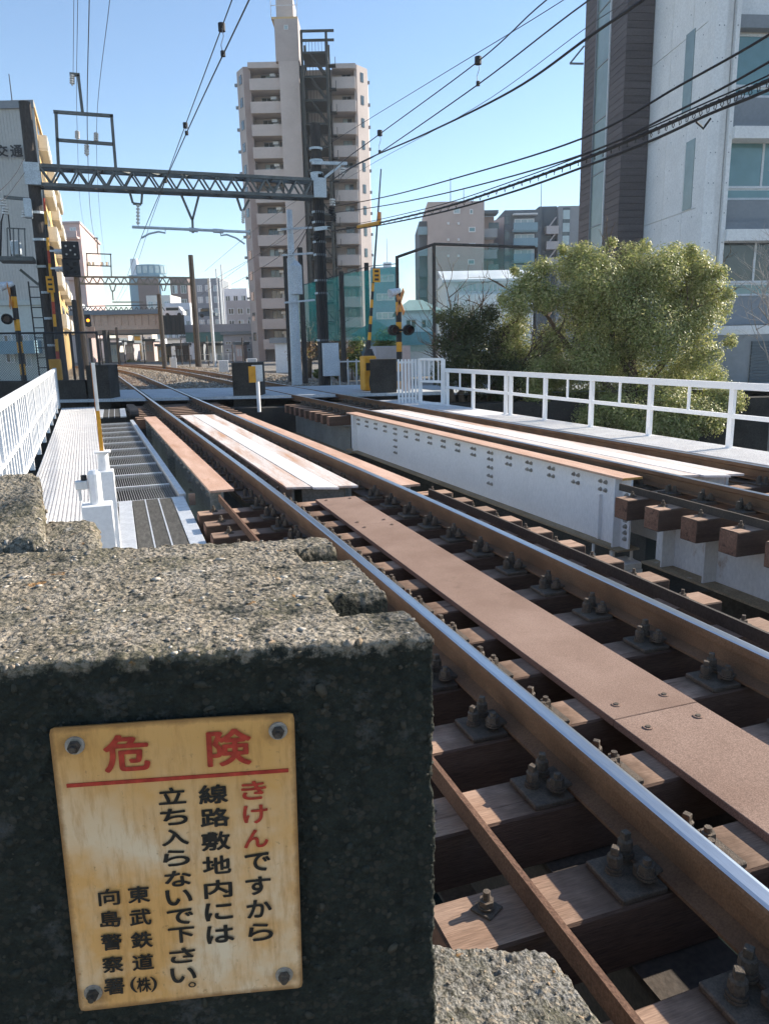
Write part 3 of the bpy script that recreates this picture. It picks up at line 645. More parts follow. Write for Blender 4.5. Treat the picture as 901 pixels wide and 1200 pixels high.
# ------------------------------------------------------------------ the sign
nrm = Vector((-math.sin(BY), -math.cos(BY), 0))
def onface(x, y, off=0.0):
    d = ray(x, y); p0 = C0 + nrm*(.010+off); t_ = (p0-CO).dot(nrm)/d.dot(nrm); return CO + d*t_
def zpx(zx, zy): return 40+zx*340/901, 820+zy*380/1007
cs = [onface(*zpx(*q)) for q in ((62,85),(810,37),(832,890),(133,962))]
cen = sum(cs, Vector())/4
sx = ((cs[1]-cs[0])+(cs[2]-cs[3]))/2; sw = sx.length; sx.normalize(); sy = nrm.cross(sx); sy = -sy if sy.z < 0 else sy; sy.normalize()
sh = ((cs[0]-cs[3]).length+(cs[1]-cs[2]).length)/2
def signmat():
    m = bpy.data.materials.new('yellowed_enamel_sign'); m.use_nodes = True; t = m.node_tree; L = t.links; b = t.nodes['Principled BSDF']
    b.inputs['Roughness'].default_value = .5
    tc = nd(t, 'ShaderNodeTexCoord'); o = tc.outputs['Object']
    def nz(sc, det=5., ro=.6, st=(1,1,1)):
        v = nd(t, 'ShaderNodeVectorMath', operation='MULTIPLY'); v.inputs[1].default_value = st; L.new(o, v.inputs[0])
        n = nd(t, 'ShaderNodeTexNoise', Scale=sc, Detail=det, Roughness=ro); L.new(v.outputs[0], n.inputs['Vector']); return n.outputs[0]
    def mr(s, a, b_, c=0., d=1.):
        r = nd(t, 'ShaderNodeMapRange'); r.inputs[1].default_value = a; r.inputs[2].default_value = b_; r.inputs[3].default_value = c; r.inputs[4].default_value = d; L.new(s, r.inputs[0]); return r.outputs[0]
    def mx(f, a, c):
        x = nd(t, 'ShaderNodeMix', data_type='RGBA'); L.new(f, x.inputs[0])
        for s, v in ((6,a),(7,c)):
            if isinstance(v, tuple): x.inputs[s].default_value = (*v,1)
            else: L.new(v, x.inputs[s])
        return x.outputs[2]
    col = mx(mr(nz(8), .38, .62), (.88,.66,.42), (.80,.41,.125))
    sp = nd(t, 'ShaderNodeSeparateXYZ'); L.new(o, sp.inputs[0])
    gx = nd(t, 'ShaderNodeMath', operation='MULTIPLY_ADD'); L.new(nz(5), gx.inputs[0]); gx.inputs[1].default_value = .22; L.new(sp.outputs[2], gx.inputs[2])
    col = mx(mr(gx.outputs[0], .10, .28, 0, .92), col, (.72,.36,.09))
    col = mx(mr(nz(30, 6, .7, (3,3,.5)), .48, .72, 0, .7), col, (.52,.24,.06))
    col = mx(mr(nz(120, 3), .66, .74, 0, .6), col, (.35,.17,.06))
    gm = nd(t, 'ShaderNodeAttribute', attribute_name='edge'); em = nd(t, 'ShaderNodeMath', operation='MULTIPLY_ADD'); L.new(nz(45, 5, .7), em.inputs[0]); em.inputs[1].default_value = .9; L.new(gm.outputs['Fac'], em.inputs[2])
    col = mx(mr(em.outputs[0], .80, 1.35, 0, .9), col, (.30,.14,.04))
    L.new(col, b.inputs['Base Color'])
    bp = nd(t, 'ShaderNodeBump', Strength=.12, Distance=.002); L.new(nz(60, 5), bp.inputs['Height']); L.new(bp.outputs[0], b.inputs['Normal'])
    return m
sign = thing('danger_sign', 'yellowed danger sign with red heading and black vertical lettering bolted to the concrete block', 'sign', tuple(cen))
NU, NV = 44, 50; mb = M(); edge = []
hw, hh = sw/2, sh/2; rc = .006
def clampc(u, v):
    du, dv = abs(u)-(hw-rc), abs(v)-(hh-rc)
    if du > 0 and dv > 0:
        l = math.hypot(du, dv)
        if l > rc: u = math.copysign(hw-rc+du*rc/l, u); v = math.copysign(hh-rc+dv*rc/l, v)
    return u, v
for side_, off in ((0, .0025), (1, 0.0)):
    for j in range(NV+1):
        for i in range(NU+1):
            u, v = clampc(-hw+sw*i/NU, -hh+sh*j/NV)
            warp = .0012*math.sin(u*17+1)*math.cos(v*12)
            mb.v.append(tuple(cen + sx*u + sy*v + nrm*(off+warp))); e = min(hw-abs(u), hh-abs(v))
            dc = min(math.hypot(u-a, v-b_) for a in (-hw+.022, hw-.022) for b_ in (-hh+.02, hh-.02))
            edge.append(max(max(0, 1-e/.012), max(0, 1-dc/.034)*.9))
N1 = (NU+1)*(NV+1)
for j in range(NV):
    for i in range(NU):
        a = j*(NU+1)+i; q = (a, a+1, a+NU+2, a+NU+1); mb.f.append(q); mb.f.append(tuple(k+N1 for k in q[::-1]))
rim = [i for i in range(NU+1)] + [j*(NU+1)+NU for j in range(1, NV+1)] + [NV*(NU+1)+i for i in range(NU-1, -1, -1)] + [j*(NU+1) for j in range(NV-1, 0, -1)]
for k in range(len(rim)): a, b_ = rim[k], rim[(k+1) % len(rim)]; mb.f.append((b_, a, a+N1, b_+N1))
mb.mi = [0]*len(mb.f)
so_ = part('plate', mb, signmat(), sign)
at_ = so_.data.attributes.new('edge', 'FLOAT', 'POINT'); at_.data.foreach_set('value', edge[:len(so_.data.vertices)])
FC = bpy.data.curves.new('lettering_source', 'FONT'); FO = bpy.data.objects.new('lettering_source', FC); COL.objects.link(FO)
FC.align_x = 'CENTER'; FC.align_y = 'CENTER'; FC.resolution_u = 5
def glyph(mb, ch, pos, ax_, ay_, az_, wd, ht, bold=.026, ext=.0003):
    FC.body = ch; FC.size = 1.0; FC.offset = 0.0; FC.extrude = 0.0
    bpy.context.view_layer.update()
    dg = bpy.context.evaluated_depsgraph_get(); e = FO.evaluated_get(dg); me = e.to_mesh()
    if len(me.vertices) == 0: e.to_mesh_clear(); return
    vs = [v.co.copy() for v in me.vertices]; fs = [tuple(p.vertices) for p in me.polygons]; e.to_mesh_clear()
    x0, x1 = min(v.x for v in vs), max(v.x for v in vs); y0, y1 = min(v.y for v in vs), max(v.y for v in vs)
    kx = (wd-2*bold*wd)/max(x1-x0, .01); ky = (ht-2*bold*ht)/max(y1-y0, .01); bw = bold*wd
    # thickened strokes: the glyph laid down nine times, a hair apart and each a touch higher
    for k, (ox, oy) in enumerate(((0,0),(1,0),(-1,0),(0,.8),(0,-.8),(.75,.6),(-.75,.6),(.75,-.6),(-.75,-.6))):
        mb.add([pos + ax_*((v.x-(x0+x1)/2)*kx+ox*bw) + ay_*((v.y-(y0+y1)/2)*ky+oy*bw) + az_*(ext+k*.00004) for v in vs], fs)
red = pmat('red_sign_ink', (.40,.035,.02), (.50,.06,.03), 40, .55, 0, 0, 90, .3)
ink = pmat('black_sign_ink', (.014,.013,.010), (.03,.026,.02), 40, .6, 0, 0, 90, .3, rust=(.20,.13,.06), rscale=70, rthr=.72, rw=.05)
px_m = (onface(210,1000)-onface(211,1000)).length*340/901          # metres per zoom pixel
def letters(name, items, wd, ht, mat):
    for ch, zx, zy in items:
        mb = M(); k = (.30, .36) if ch == '。' else (1, 1)
        glyph(mb, ch, onface(*zpx(zx, zy), .0), sx, sy, nrm, wd*px_m*k[0], ht*px_m*k[1], ext=.0045)
        part(name, mb, mat, sign)
letters('heading_character', [('危',290,160),('険',607,143)], 136, 126, red)
letters('red_character', [('き',683,275),('け',688,349),('ん',690,424)], 78, 66, red)
letters('black_character', [('で',695,497),('す',697,570),('か',700,641),('ら',704,713)], 82, 68, ink)
letters('black_character', [('線',558,287),('路',563,359),('敷',566,432),('地',569,506),('内',573,580),('に',575,650),('は',580,720)], 90, 67, ink)
letters('black_character', [('立',431,292),('ち',437,357),('入',440,420),('ら',444,484),('な',449,548),('い',452,606),('で',456,666),('下',460,723),('さ',463,786),('い',466,846),('。',493,876)], 84, 58, ink)
letters('black_character', [('東',328,597),('武',333,667),('鉄',337,737),('道',341,806)], 68, 62, ink)
letters('black_character', [('株',344,876)], 46, 58, ink); letters('black_character', [('(',312,877),(')',374,874)], 22, 62, ink)
letters('black_character', [('向',236,605),('島',240,673),('警',244,744),('察',248,813),('署',252,882)], 66, 62, ink)
mb = M(); pa, pb_ = onface(*zpx(105,262)), onface(*zpx(790,214)); mb.bar(pa+nrm*.0038, pb_+nrm*.0038, .0012, 12*px_m, up=sy); part('red_line', mb, red, sign)
for k, (zx, zy) in enumerate(((130,137),(758,92),(777,848),(187,903))):
    p = onface(*zpx(zx, zy)); mb = M()
    mb.cyl(p+nrm*.003, p+nrm*.0052, .0118, .0112, 20); part('washer', mb, MT['galvdull'], sign)
    mb = M(); mb.cyl(p+nrm*.0053, p+nrm*.0115, .0078, .0072, 6); mb.cyl(p+nrm*.0115, p+nrm*.0165, .0042, .0038, 12); part('bolt', mb, MT['fast'], sign)

# ------------------------------------------------------------------ left walkway
wk = thing('walkway', 'white ribbed walkway deck running along the left railing', 'walkway', (-.5, 2, -.2))
for k in range(19):
    y0, y1 = 2.0+k*1.0, 2.0+(k+1)*1.0-.006; mb = M(); xl, xr = -.86, -.07
    a0, a1 = along(xl, y0), along(xr, y0); b0, b1 = along(xl, y1), along(xr, y1)
    vs = [(p.x, p.y, z) for z in (-.15, -.112) for p in (a0, a1, b1, b0)]
    mb.add(vs, [(3,2,1,0),(4,5,6,7),(0,1,5,4),(1,2,6,5),(2,3,7,6),(3,0,4,7)])
    nr = 22; ph = (k % 2)*.0
    for i in range(nr):
        x = xl+.018+(xr-xl-.036)*i/(nr-1)
        mb.bar(along(x, y0)+Vector((0,0,-.106)), along(x, y1)+Vector((0,0,-.106)), .019, .0125)
    part('deck_panel', mb, MT['deck'], wk)
mb = M(); mb.sweep([(-.02,-.30),(.02,-.30),(.02,-.151),(-.02,-.151)], [along(-.80, 2+i*3.8) for i in range(6)]); part('support_beam', mb, MT['galv'], wk)
mb = M(); mb.sweep([(-.02,-.30),(.02,-.30),(.02,-.151),(-.02,-.151)], [along(-.13, 2+i*3.8) for i in range(6)]); part('support_beam', mb, MT['galv'], wk)
rl = thing('railing', 'white metal railing with close upright bars along the left walkway', 'railing', (-.93, 2, -.1))
XA = -.93
ysr = [2.5+i*1.55 for i in range(13)]
for z0, z1, hwid, nm in ((.84, .90, .04, 'top_rail'), (.36, .40, .02, 'mid_rail'), (.0, .045, .02, 'bottom_rail')):
    mb = M(); mb.sweep([(-hwid, z0),(hwid, z0),(hwid, z1),(-hwid, z1)], [along(XA, y) for y in np.linspace(2, 21.3, 12)]); part(nm, mb, MT['white'], rl)
for y in ysr:
    p = along(XA, y); mb = M(); mb.box(p.x-.028, p.x+.028, y-.03, y+.03, -.12, .839); part('post', mb, MT['white'], rl)
y = 2.2
while y < 21.2:
    p = along(XA, y)
    if min(abs(y-q) for q in ysr) > .06:
        mb = M(); mb.box(p.x-.02, p.x+.02, y-.022, y+.022, .046, .359); mb.box(p.x-.02, p.x+.02, y-.022, y+.022, .401, .839); part('bar', mb, MT['white'], rl)
    y += .26
p = along(XA, 21.35); mb = M(); mb.box(p.x-.03, p.x+.03, 20.9, 21.5, -.1, .905); part('end_plate', mb, MT['galv'], rl)
# stanchions beside the walkway
t = thing('stanchion', 'short white stanchion with round top and clamp bracket, nearest of the pair', 'stanchion', tuple(PX(113,3.1,-.1)))
def boxat(mb, x0, x1, D, dep, z0, z1, b=.004):
    p = PX((x0+x1)/2, D, z1); h = (x1-x0)*D/FPX/2; mb.bbox(p.x-h, p.x+h, p.y-dep/2, p.y+dep/2, z0, z1, b); return p, h
z1 = zrow(114, 590, 3.1); mb = M(); p, h = boxat(mb, 97, 131, 3.1, .1, -.1, z1); part('post_base', mb, MT['white'], t)
mb = M(); mb.cyl((p.x+.0, p.y, z1), (p.x+.0, p.y, z1+.125), .026, .026, 18); mb.cyl((p.x, p.y, z1+.125), (p.x, p.y, z1+.14), .026, .016, 18); part('round_top', mb, MT['white'], t)
mb = M(); mb.bbox(p.x-.075, p.x-.028, p.y-.02, p.y+.02, z1+.065, z1+.10, .003); mb.box(p.x-.066, p.x-.055, p.y-.018, p.y+.018, z1+.02, z1+.064); part('bracket', mb, MT['whiterust'], t)
mb = M(); mb.cyl((p.x-.04, p.y, z1+.101), (p.x-.04, p.y, z1+.122), .012, .012, 8); part('knob', mb, MT['black'], t)
t = thing('marker_post', 'tall slim white and yellow marker post on a white base by the walkway', 'marker post', tuple(PX(122,4.1,-.1)))
mb = M(); z2 = zrow(122, 551, 4.1); p, h = boxat(mb, 112, 133, 4.1, .1, -.1, z2); part('post_base', mb, MT['white'], t)
mb = M(); mb.cyl((p.x, p.y, z2), (p.x, p.y, z2+.097), .030, .030, 18); part('round_top', mb, MT['white'], t)
mb = M(); mb.bbox(p.x-.042, p.x+.042, p.y-.042, p.y+.042, z2+.098, z2+.108, .003); part('cap_plate', mb, MT['white'], t)
mb = M(); mb.box(p.x-.010, p.x+.008, p.y-.010, p.y+.010, z2+.109, z2+.325); part('yellow_section', mb, MT['yellow'], t)
mb = M(); mb.box(p.x-.0095, p.x+.0075, p.y-.0095, p.y+.0095, z2+.325, 1.27); part('white_section', mb, MT['whiterust'], t)
mb = M(); mb.box(p.x-.013, p.x-.0105, p.y-.010, p.y+.010, z2+.109, 1.268); part('edge_strip', mb, MT['orange'], t)
# grating and slatted panel
gt = thing('metal_grating', 'galvanised open grating with cross bars beside the rust topped girder', 'metal grating', (.3, 8.3, -.25))
gy0, gy1 = 8.28, 17.8
for i in range(26):
    x = -.02+.63*i/25; mb = M(); pth = [along(x, gy0+(gy1-gy0)*k/4) for k in range(5)]
    mb.sweep([(-.0035,-.287),(.0035,-.287),(.0035,-.254),(-.0035,-.254)], pth); part('bearing_bar', mb, MT['galvdark'] if 'galvdark' in MT else MT['galv'], gt)
k = 0
while gy0+.92*k < gy1:
    y = gy0+.92*k; mb = M(); p = along(0, y); mb.box(p.x-.04, p.x+.62, y-.022, y+.022, -.29, -.2455); part('cross_bar', mb, MT['galv'], gt); k += 1
mb = M(); mb.sweep([(-.035,-.36),(.035,-.36),(.035,-.21),(-.035,-.21)], [along(.665, gy0+(gy1-gy0)*k/4) for k in range(5)]); part('side_channel', mb, MT['galv'], gt)
mb = M(); mb.bbox(.628, .698, gy0-.016, gy0-.002, -.345, -.215, .002); part('channel_end', mb, MT['rustflange'], gt)
mb = M(); mb.sweep([(-.02,-.34),(.02,-.34),(.02,-.235),(-.02,-.235)], [along(-.052, 6.0+11.8*k/4) for k in range(5)]); part('side_rail', mb, MT['white'], gt)
def slatpanel(label, x0, x1, y0, y1, z):
    t = thing('slatted_panel', label, 'slatted panel', (x0, y0, z))
    d = drift((y0+y1)/2); x0 += d; x1 += d
    for a, b_ in ((x0, x0+.13), (x1-.13, x1)):
        mb = M(); mb.bbox(a, b_, y0, y1, z-.03, z+.004, .003); part('side_frame', mb, MT['galv'], t)
    n = 3; ws = (x1-x0-.26)/n
    for i in range(n):
        mb = M(); mb.bbox(x0+.13+i*ws+.007, x0+.13+(i+1)*ws-.007, y0+.004, y1-.004, z-.03, z, .003); part('slat', mb, MT['greyslat'], t)
        if i: mb = M(); mb.box(x0+.13+i*ws-.0065, x0+.13+i*ws+.0065, y0+.002, y1-.002, z-.03, z+.003); part('divider', mb, MT['galv'], t)
slatpanel('pale framed panel of three dirty grey slats at the near end of the grating', -.03, .64, 5.9, 8.24, -.235)
slatpanel('small dark slatted panel at the far end of the grating', -.02, .62, 18.2, 20.6, -.15)
t = thing('ribbed_duct', 'short row of black rollers beyond the grating beside the girder', 'roller row', tuple(along(.77, 18.3)))
for k in range(6): mb = M(); mb.cyl(along(.68, 18.3+.35*k)+Vector((0,0,-.12)), along(.86, 18.3+.35*k)+Vector((0,0,-.12)), .11, .11, 10); part('roller', mb, MT['black'], t)
mb = M(); mb.bar((.62, 6.25, -.62), (.78, 6.75, -.28), .05, .05); mb.bar((.78, 6.75, -.28), (1.0, 6.9, -.27), .05, .05)
lone('bracket', mb, MT['white'], 'bent white bracket under the panel beside the first sleeper ends', 'bracket')

# ------------------------------------------------------------------ right walkway and railing
XB = 8.16; ZB_ = -.2
wr = thing('walkway', 'narrow pale walkway with rusty edge under the white railing on the right', 'walkway', (7.8, 4, -.3))
yv = [3.6, 5.1, 6.6, 8.1, 9.6, 11.1, 12.6, 14.1, 15.6, 17.1, 18.6, 20.1]
for k in range(len(yv)-1):
    a, b_ = yv[k]+.005, yv[k+1]-.005; mb = M()
    q = [along(7.35, a), along(8.35, a), along(8.35, b_), along(7.35, b_)]
    mb.prism([(p.x, p.y) for p in q], ZB_-.05, ZB_); pn = part('deck_panel', mb, MT['platepale'], wr)
    mb = M(); p0, p1 = along(7.345, a), along(7.345, b_); mb.bar(p0+Vector((-.006,0,ZB_-.07)), p1+Vector((-.006,0,ZB_-.07)), .011, .135); part('fascia', mb, MT['whiterust'], wr)
    if k < 7:
        nn = 20; mb = M()
        for i in range(nn): x = 7.40+.9*i/(nn-1); mb.bar(along(x, a)+Vector((0,0,ZB_+.004)), along(x, b_)+Vector((0,0,ZB_+.004)), .02, .008)
        part('rib', mb, MT['deck'], pn)
    mb = M(); p = along(7.9, b_); mb.box(p.x-.55, p.x+.35, b_-.05, b_+.04, ZB_-.20, ZB_-.051); part('bracket', mb, MT['whiterust'], wr)
rr = thing('railing', 'white metal railing with square openings in front of the green tree on the right', 'railing', (XB, 4, ZB_))
posts = [5.05, 6.68, 8.28, 9.93, 11.45, 12.92, 14.22, 14.42, 15.9, 17.25]
for z0, z1, hwid, nm in ((.625, .72, .035, 'top_rail'), (.225, .285, .026, 'mid_rail')):
    for a, b_ in ((4.4, 14.30), (14.34, 17.3)):
        mb = M(); mb.sweep([(-hwid, z0),(hwid, z0),(hwid, z1),(-hwid, z1)], [along(XB, a+(b_-a)*i/4) for i in range(5)]); part(nm, mb, MT['white'], rr)
for y in posts:
    p = along(XB, y); mb = M(); mb.bbox(p.x-.03, p.x+.03, y-.042, y+.042, ZB_, .624, .004); part('post', mb, MT['white'], rr)
    mb = M(); mb.box(p.x-.06, p.x+.06, y-.07, y+.07, ZB_+.001, ZB_+.014); part('foot_plate', mb, MT['white'], rr)
for k in range(len(posts)-1):
    if posts[k+1]-posts[k] > .5:
        y = (posts[k]+posts[k+1])/2; p = along(XB, y); mb = M(); mb.box(p.x-.014, p.x+.014, y-.02, y+.02, .286, .624); part('short_bar', mb, MT['white'], rr)

# ------------------------------------------------------------------ far abutment and crossing
def cfpost(x0, x1, y0, y1, D, dep, ztop=None, zbot=-.36):
    a0, a1 = (x0-450.5)*D/FPX, (x1-450.5)*D/FPX
    p = P((x0+x1)/2, y0, D); s = p.dot(FH)
    return a0, a1, s, s+dep, zbot, (p.z if ztop is None else ztop)
for x0, x1, y0, dep, lab in ((275,308,425,.8,'dark concrete parapet post between the two tracks at the far end of the bridge'),
                             (104,130,428,.8,'dark concrete parapet post at the far left corner of the bridge'),
                             (437,468,421,.8,'dark concrete parapet block beside the yellow crossing machine')):
    mb = M(); A = cfpost(x0, x1, y0, 0, 21.0, dep); cfbox(mb, *A)
    lone('parapet_post', mb, MT['darkconcrete'], lab, 'parapet post')
mb = M(); cfbox(mb, *cfpost(-60, 103, 447, 0, 21.1, .35)); lone('parapet_wall', mb, MT['darkconcrete'], 'low dark parapet wall under the wire fence on the far left', 'parapet wall')
t = thing('post_marker', 'thin white post with a yellow and grey plate against the dark parapet post', 'marker post', tuple(PX(304,20.2,-.4)))
p = PX(304, 20.4, -.4)
mb = M(); mb.cyl((p.x,p.y,-.4),(p.x,p.y,.45),.05,.05,10); part('post', mb, MT['white'], t)
mb = M(); mb.box(p.x-.15, p.x+.14, p.y-.06, p.y-.052, .42, .86); part('plate', mb, MT['galv'], t)
mb = M(); mb.box(p.x-.24, p.x-.05, p.y-.075, p.y-.067, .40, .83); part('yellow_plate', mb, MT['yellow'], t)
mb = M(); quad_cf(mb, -14, 30, S_FAR+.31, 26.2, -.09); setting('road', mb, MT['road'])
road = bpy.data.objects['road']
def slab(x0, x1, k):
    s0, s1 = S_FAR+.36, 26.0; mb = M()
    vs = []
    for z in (-.086, -.012):
        for xx, s in ((x0, s0), (x1, s0), (x1, s1), (x0, s1)):
            # walk along the track until the wanted camera distance is reached
            y = s/math.cos(YAW)
            for _ in range(6): p = along(xx, y); y += (s-p.dot(FH))/math.cos(YAW)
            vs.append((p.x, p.y, z))
    mb.add(vs, [(3,2,1,0),(4,5,6,7),(0,1,5,4),(1,2,6,5),(2,3,7,6),(3,0,4,7)])
    o = part('slab', mb, MT['road'], road)
for k, (a, b_) in enumerate(((-2.4,-1.2),(-1.19,0.),(.01,1.30),(1.47,2.44),(2.62,3.4),(3.41,5.13),(5.31,6.29),(6.47,7.6),(7.61,9.2))): slab(a, b_, k)
mb = M(); mb.sweep([(-5.5,-.35),(7.5,-.35),(6.3,-.20),(-3.6,-.20)], [along(3.6, y) for y in np.linspace(26.5, 90, 26)]); setting('ballast_bed', mb, MT['ballast'])
# loose ballast stones
def stones(n, region, rmin, rmax):
    mb = M(); base = [Vector(v) for v in ((1,0,0),(-1,0,0),(0,1,0),(0,-1,0),(0,0,1),(0,0,-1))]; F = [(0,2,4),(2,1,4),(1,3,4),(3,0,4),(2,0,5),(1,2,5),(3,1,5),(0,3,5)]
    for _ in range(n):
        x, y, z = region(); r = random.uniform(rmin, rmax); R = Matrix.Rotation(random.random()*6.28, 3, Vector((random.gauss(0,1), random.gauss(0,1), random.gauss(0,1))).normalized())
        mb.add([Vector((x,y,z)) + R @ (v*r*random.uniform(.6,1.2)) for v in base], F)
    return mb
def balreg():
    y = 26.6+45*random.random()**1.7; x = random.uniform(-3.2, 9.5)+drift(y)
    h = -.19+.10*max(0, 1-abs((x-drift(y))-3.87)/1.2)
    return x, y, h
mb = stones(26000, balreg, .03, .075)
MT['stonev'] = soot_mat('ballast_stones', -50, .02, (0,0,0), (0,0,0), (.03,.03,.025), True)
setting('ballast', mb, MT['stonev'], 'stuff')
# ------------------------------------------------------------------ things beyond the bridge
def PS(x, y, s):
    d = ray(x, y); return CO + d*(s/d.dot(FH))
class Face:
    """vertical building face through the photo column x0 at distance s; local x right, y away, z up"""
    def __init__(f, x0, s, yaw=YAW, y=380):
        f.yaw = yaw; p = PS(x0, y, s); f.o = Vector((p.x, p.y, 0))
        f.ex = Vector((math.cos(yaw), -math.sin(yaw), 0)); f.ey = Vector((math.sin(yaw), math.cos(yaw), 0))
        f.T = Matrix((f.ex, f.ey, Vector((0,0,1)))).transposed().to_4x4(); f.T.translation = f.o
    def at(f, x, y, dy=0.0):                     # photo pixel -> local (x, z) on the plane y = dy
        p0 = f.o + f.ey*dy; d = ray(x, y); t_ = (p0-CO).dot(f.ey)/d.dot(f.ey); p = CO+d*t_ - f.o
        return p.dot(f.ex), p.z
    def mb(f): m = M(); m.T = f.T; return m
def window(f, th, x0, x1, z0, z1, y=0.0, frame=None, glass=None, mull=1, fw_=.06, trans=0, wname='window'):
    frame = frame or MT['frame']; glass = glass or MT['glass']
    m = f.mb()
    m.box(x0, x1, y-.05, y-.001, z0, z0+fw_); m.box(x0, x1, y-.05, y-.001, z1-fw_, z1)
    m.box(x0, x0+fw_, y-.05, y-.001, z0+fw_, z1-fw_); m.box(x1-fw_, x1, y-.05, y-.001, z0+fw_, z1-fw_)
    for k in range(1, mull+1):
        xm = x0+(x1-x0)*k/(mull+1); m.box(xm-fw_/2, xm+fw_/2, y-.048, y-.001, z0+fw_, z1-fw_)
    o = part(wname, m, frame, th)
    for k in range(mull+1):
        a, b_ = x0+(x1-x0)*k/(mull+1)+fw_*.5, x0+(x1-x0)*(k+1)/(mull+1)-fw_*.5
        m = f.mb(); m.box(a, b_, y-.022, y-.002, z0+fw_*.9, z1-fw_*.9); part('pane', m, MT['paleglass'] if random.random() < .22 else glass, o)
    return o
GZ = -.36

# ---- tall apartment tower
f = Face(277.5, 92, y=155); Z = lambda zx, zy, dy=0.: f.at(250+zx/3.604, zy/3.604, dy)
tw = thing('apartment_tower', 'tall taupe apartment tower with stacked balconies and a dark outside stair', 'apartment tower', tuple(f.o+Vector((0,0,GZ))))
ztop = Z(130, 275)[1]
xw = Z(655, 560)[0]; x1_ = Z(137,560)[0]; x2_ = Z(168,560)[0]; x3_ = Z(294,560)[0]; x4_ = Z(376,560)[0]; x5_ = Z(392,560)[0]; x6_ = Z(508,560)[0]; x7_ = Z(600,560)[0]; x8_ = Z(612,560)[0]
m = f.mb(); m.prism([(0,2.2),(x1_,.5),(x2_,.5),(x2_,2.0),(x7_,2.0),(x7_,.5),(x8_,.5),(xw,2.0),(xw,13),(0,13)], GZ, ztop); part('wall', m, MT['taupe'], tw)
m = f.mb(); m.prism([(x1_+.02,.46),(x2_-.02,.46),(x2_-.02,.499),(x1_+.02,.499)], GZ, ztop-.02); part('wall_panel', m, MT['taupe2'], tw)
m = f.mb(); m.box(x2_-.2, x3_, -.1, 1.98, ztop-.35, ztop+.25); part('roof_edge', m, MT['taupe3'], tw)
m = f.mb(); m.box(x6_, x7_+.2, -.1, 1.98, ztop-.55, ztop-.05); part('roof_edge', m, MT['taupe3'], tw)
m = f.mb(); m.box(x3_, x4_, -.9, 4, GZ, ztop); part('shaft', m, MT['taupe3'], tw)
zs = Z(310, 92)[1]; xa = Z(266, 200)[0]; xb = Z(364, 200)[0]
m = f.mb(); m.box(xa, xb, -.89, 4.2, ztop+.01, zs); sh_ = part('shaft', m, MT['taupe'], tw)
window(f, tw, Z(303,130)[0], Z(320,130)[0], Z(310,140)[1], Z(310,120)[1], -.9, glass=MT['paleglass'], mull=0)
zk0, zk1 = Z(300, 85)[1], Z(300, -8)[1]; xk0, xk1 = Z(248, 60)[0], Z(358, 60)[0]
fh = Z(300,430)[1]; pitch = (Z(200,335)[1]-Z(200,1120)[1])/8.4
tk = f.mb()
m = f.mb()
for x in (xk0+.2, (xk0+xk1)/2, xk1-.2):
    for y in (-.6, 3.2): m.box(x-.08, x+.08, y-.08, y+.08, zs, zk0)
m.box(xk0, xk1, -.9, 3.6, zk0-.2, zk0); part('tank_frame', m, MT['tanwall'], tw)
m = f.mb(); m.box(xk0+.5, xk1-.5, -.3, 3.0, zk0+.01, zk1); part('water_tank', m, MT['taupe3'], tw)
for zz in (1.1, 2.0):
    m = f.mb(); m.bar((xk0, -.9, zk0+zz), (xk1, -.9, zk0+zz), .06); part('tank_rail', m, MT['galv'], tw)
for x in (xk0, xk1): m = f.mb(); m.bar((x, -.9, zk0), (x, -.9, zk0+2.1), .06); part('tank_rail', m, MT['galv'], tw)
zrow0 = Z(220, 335)[1]
nfl = 15
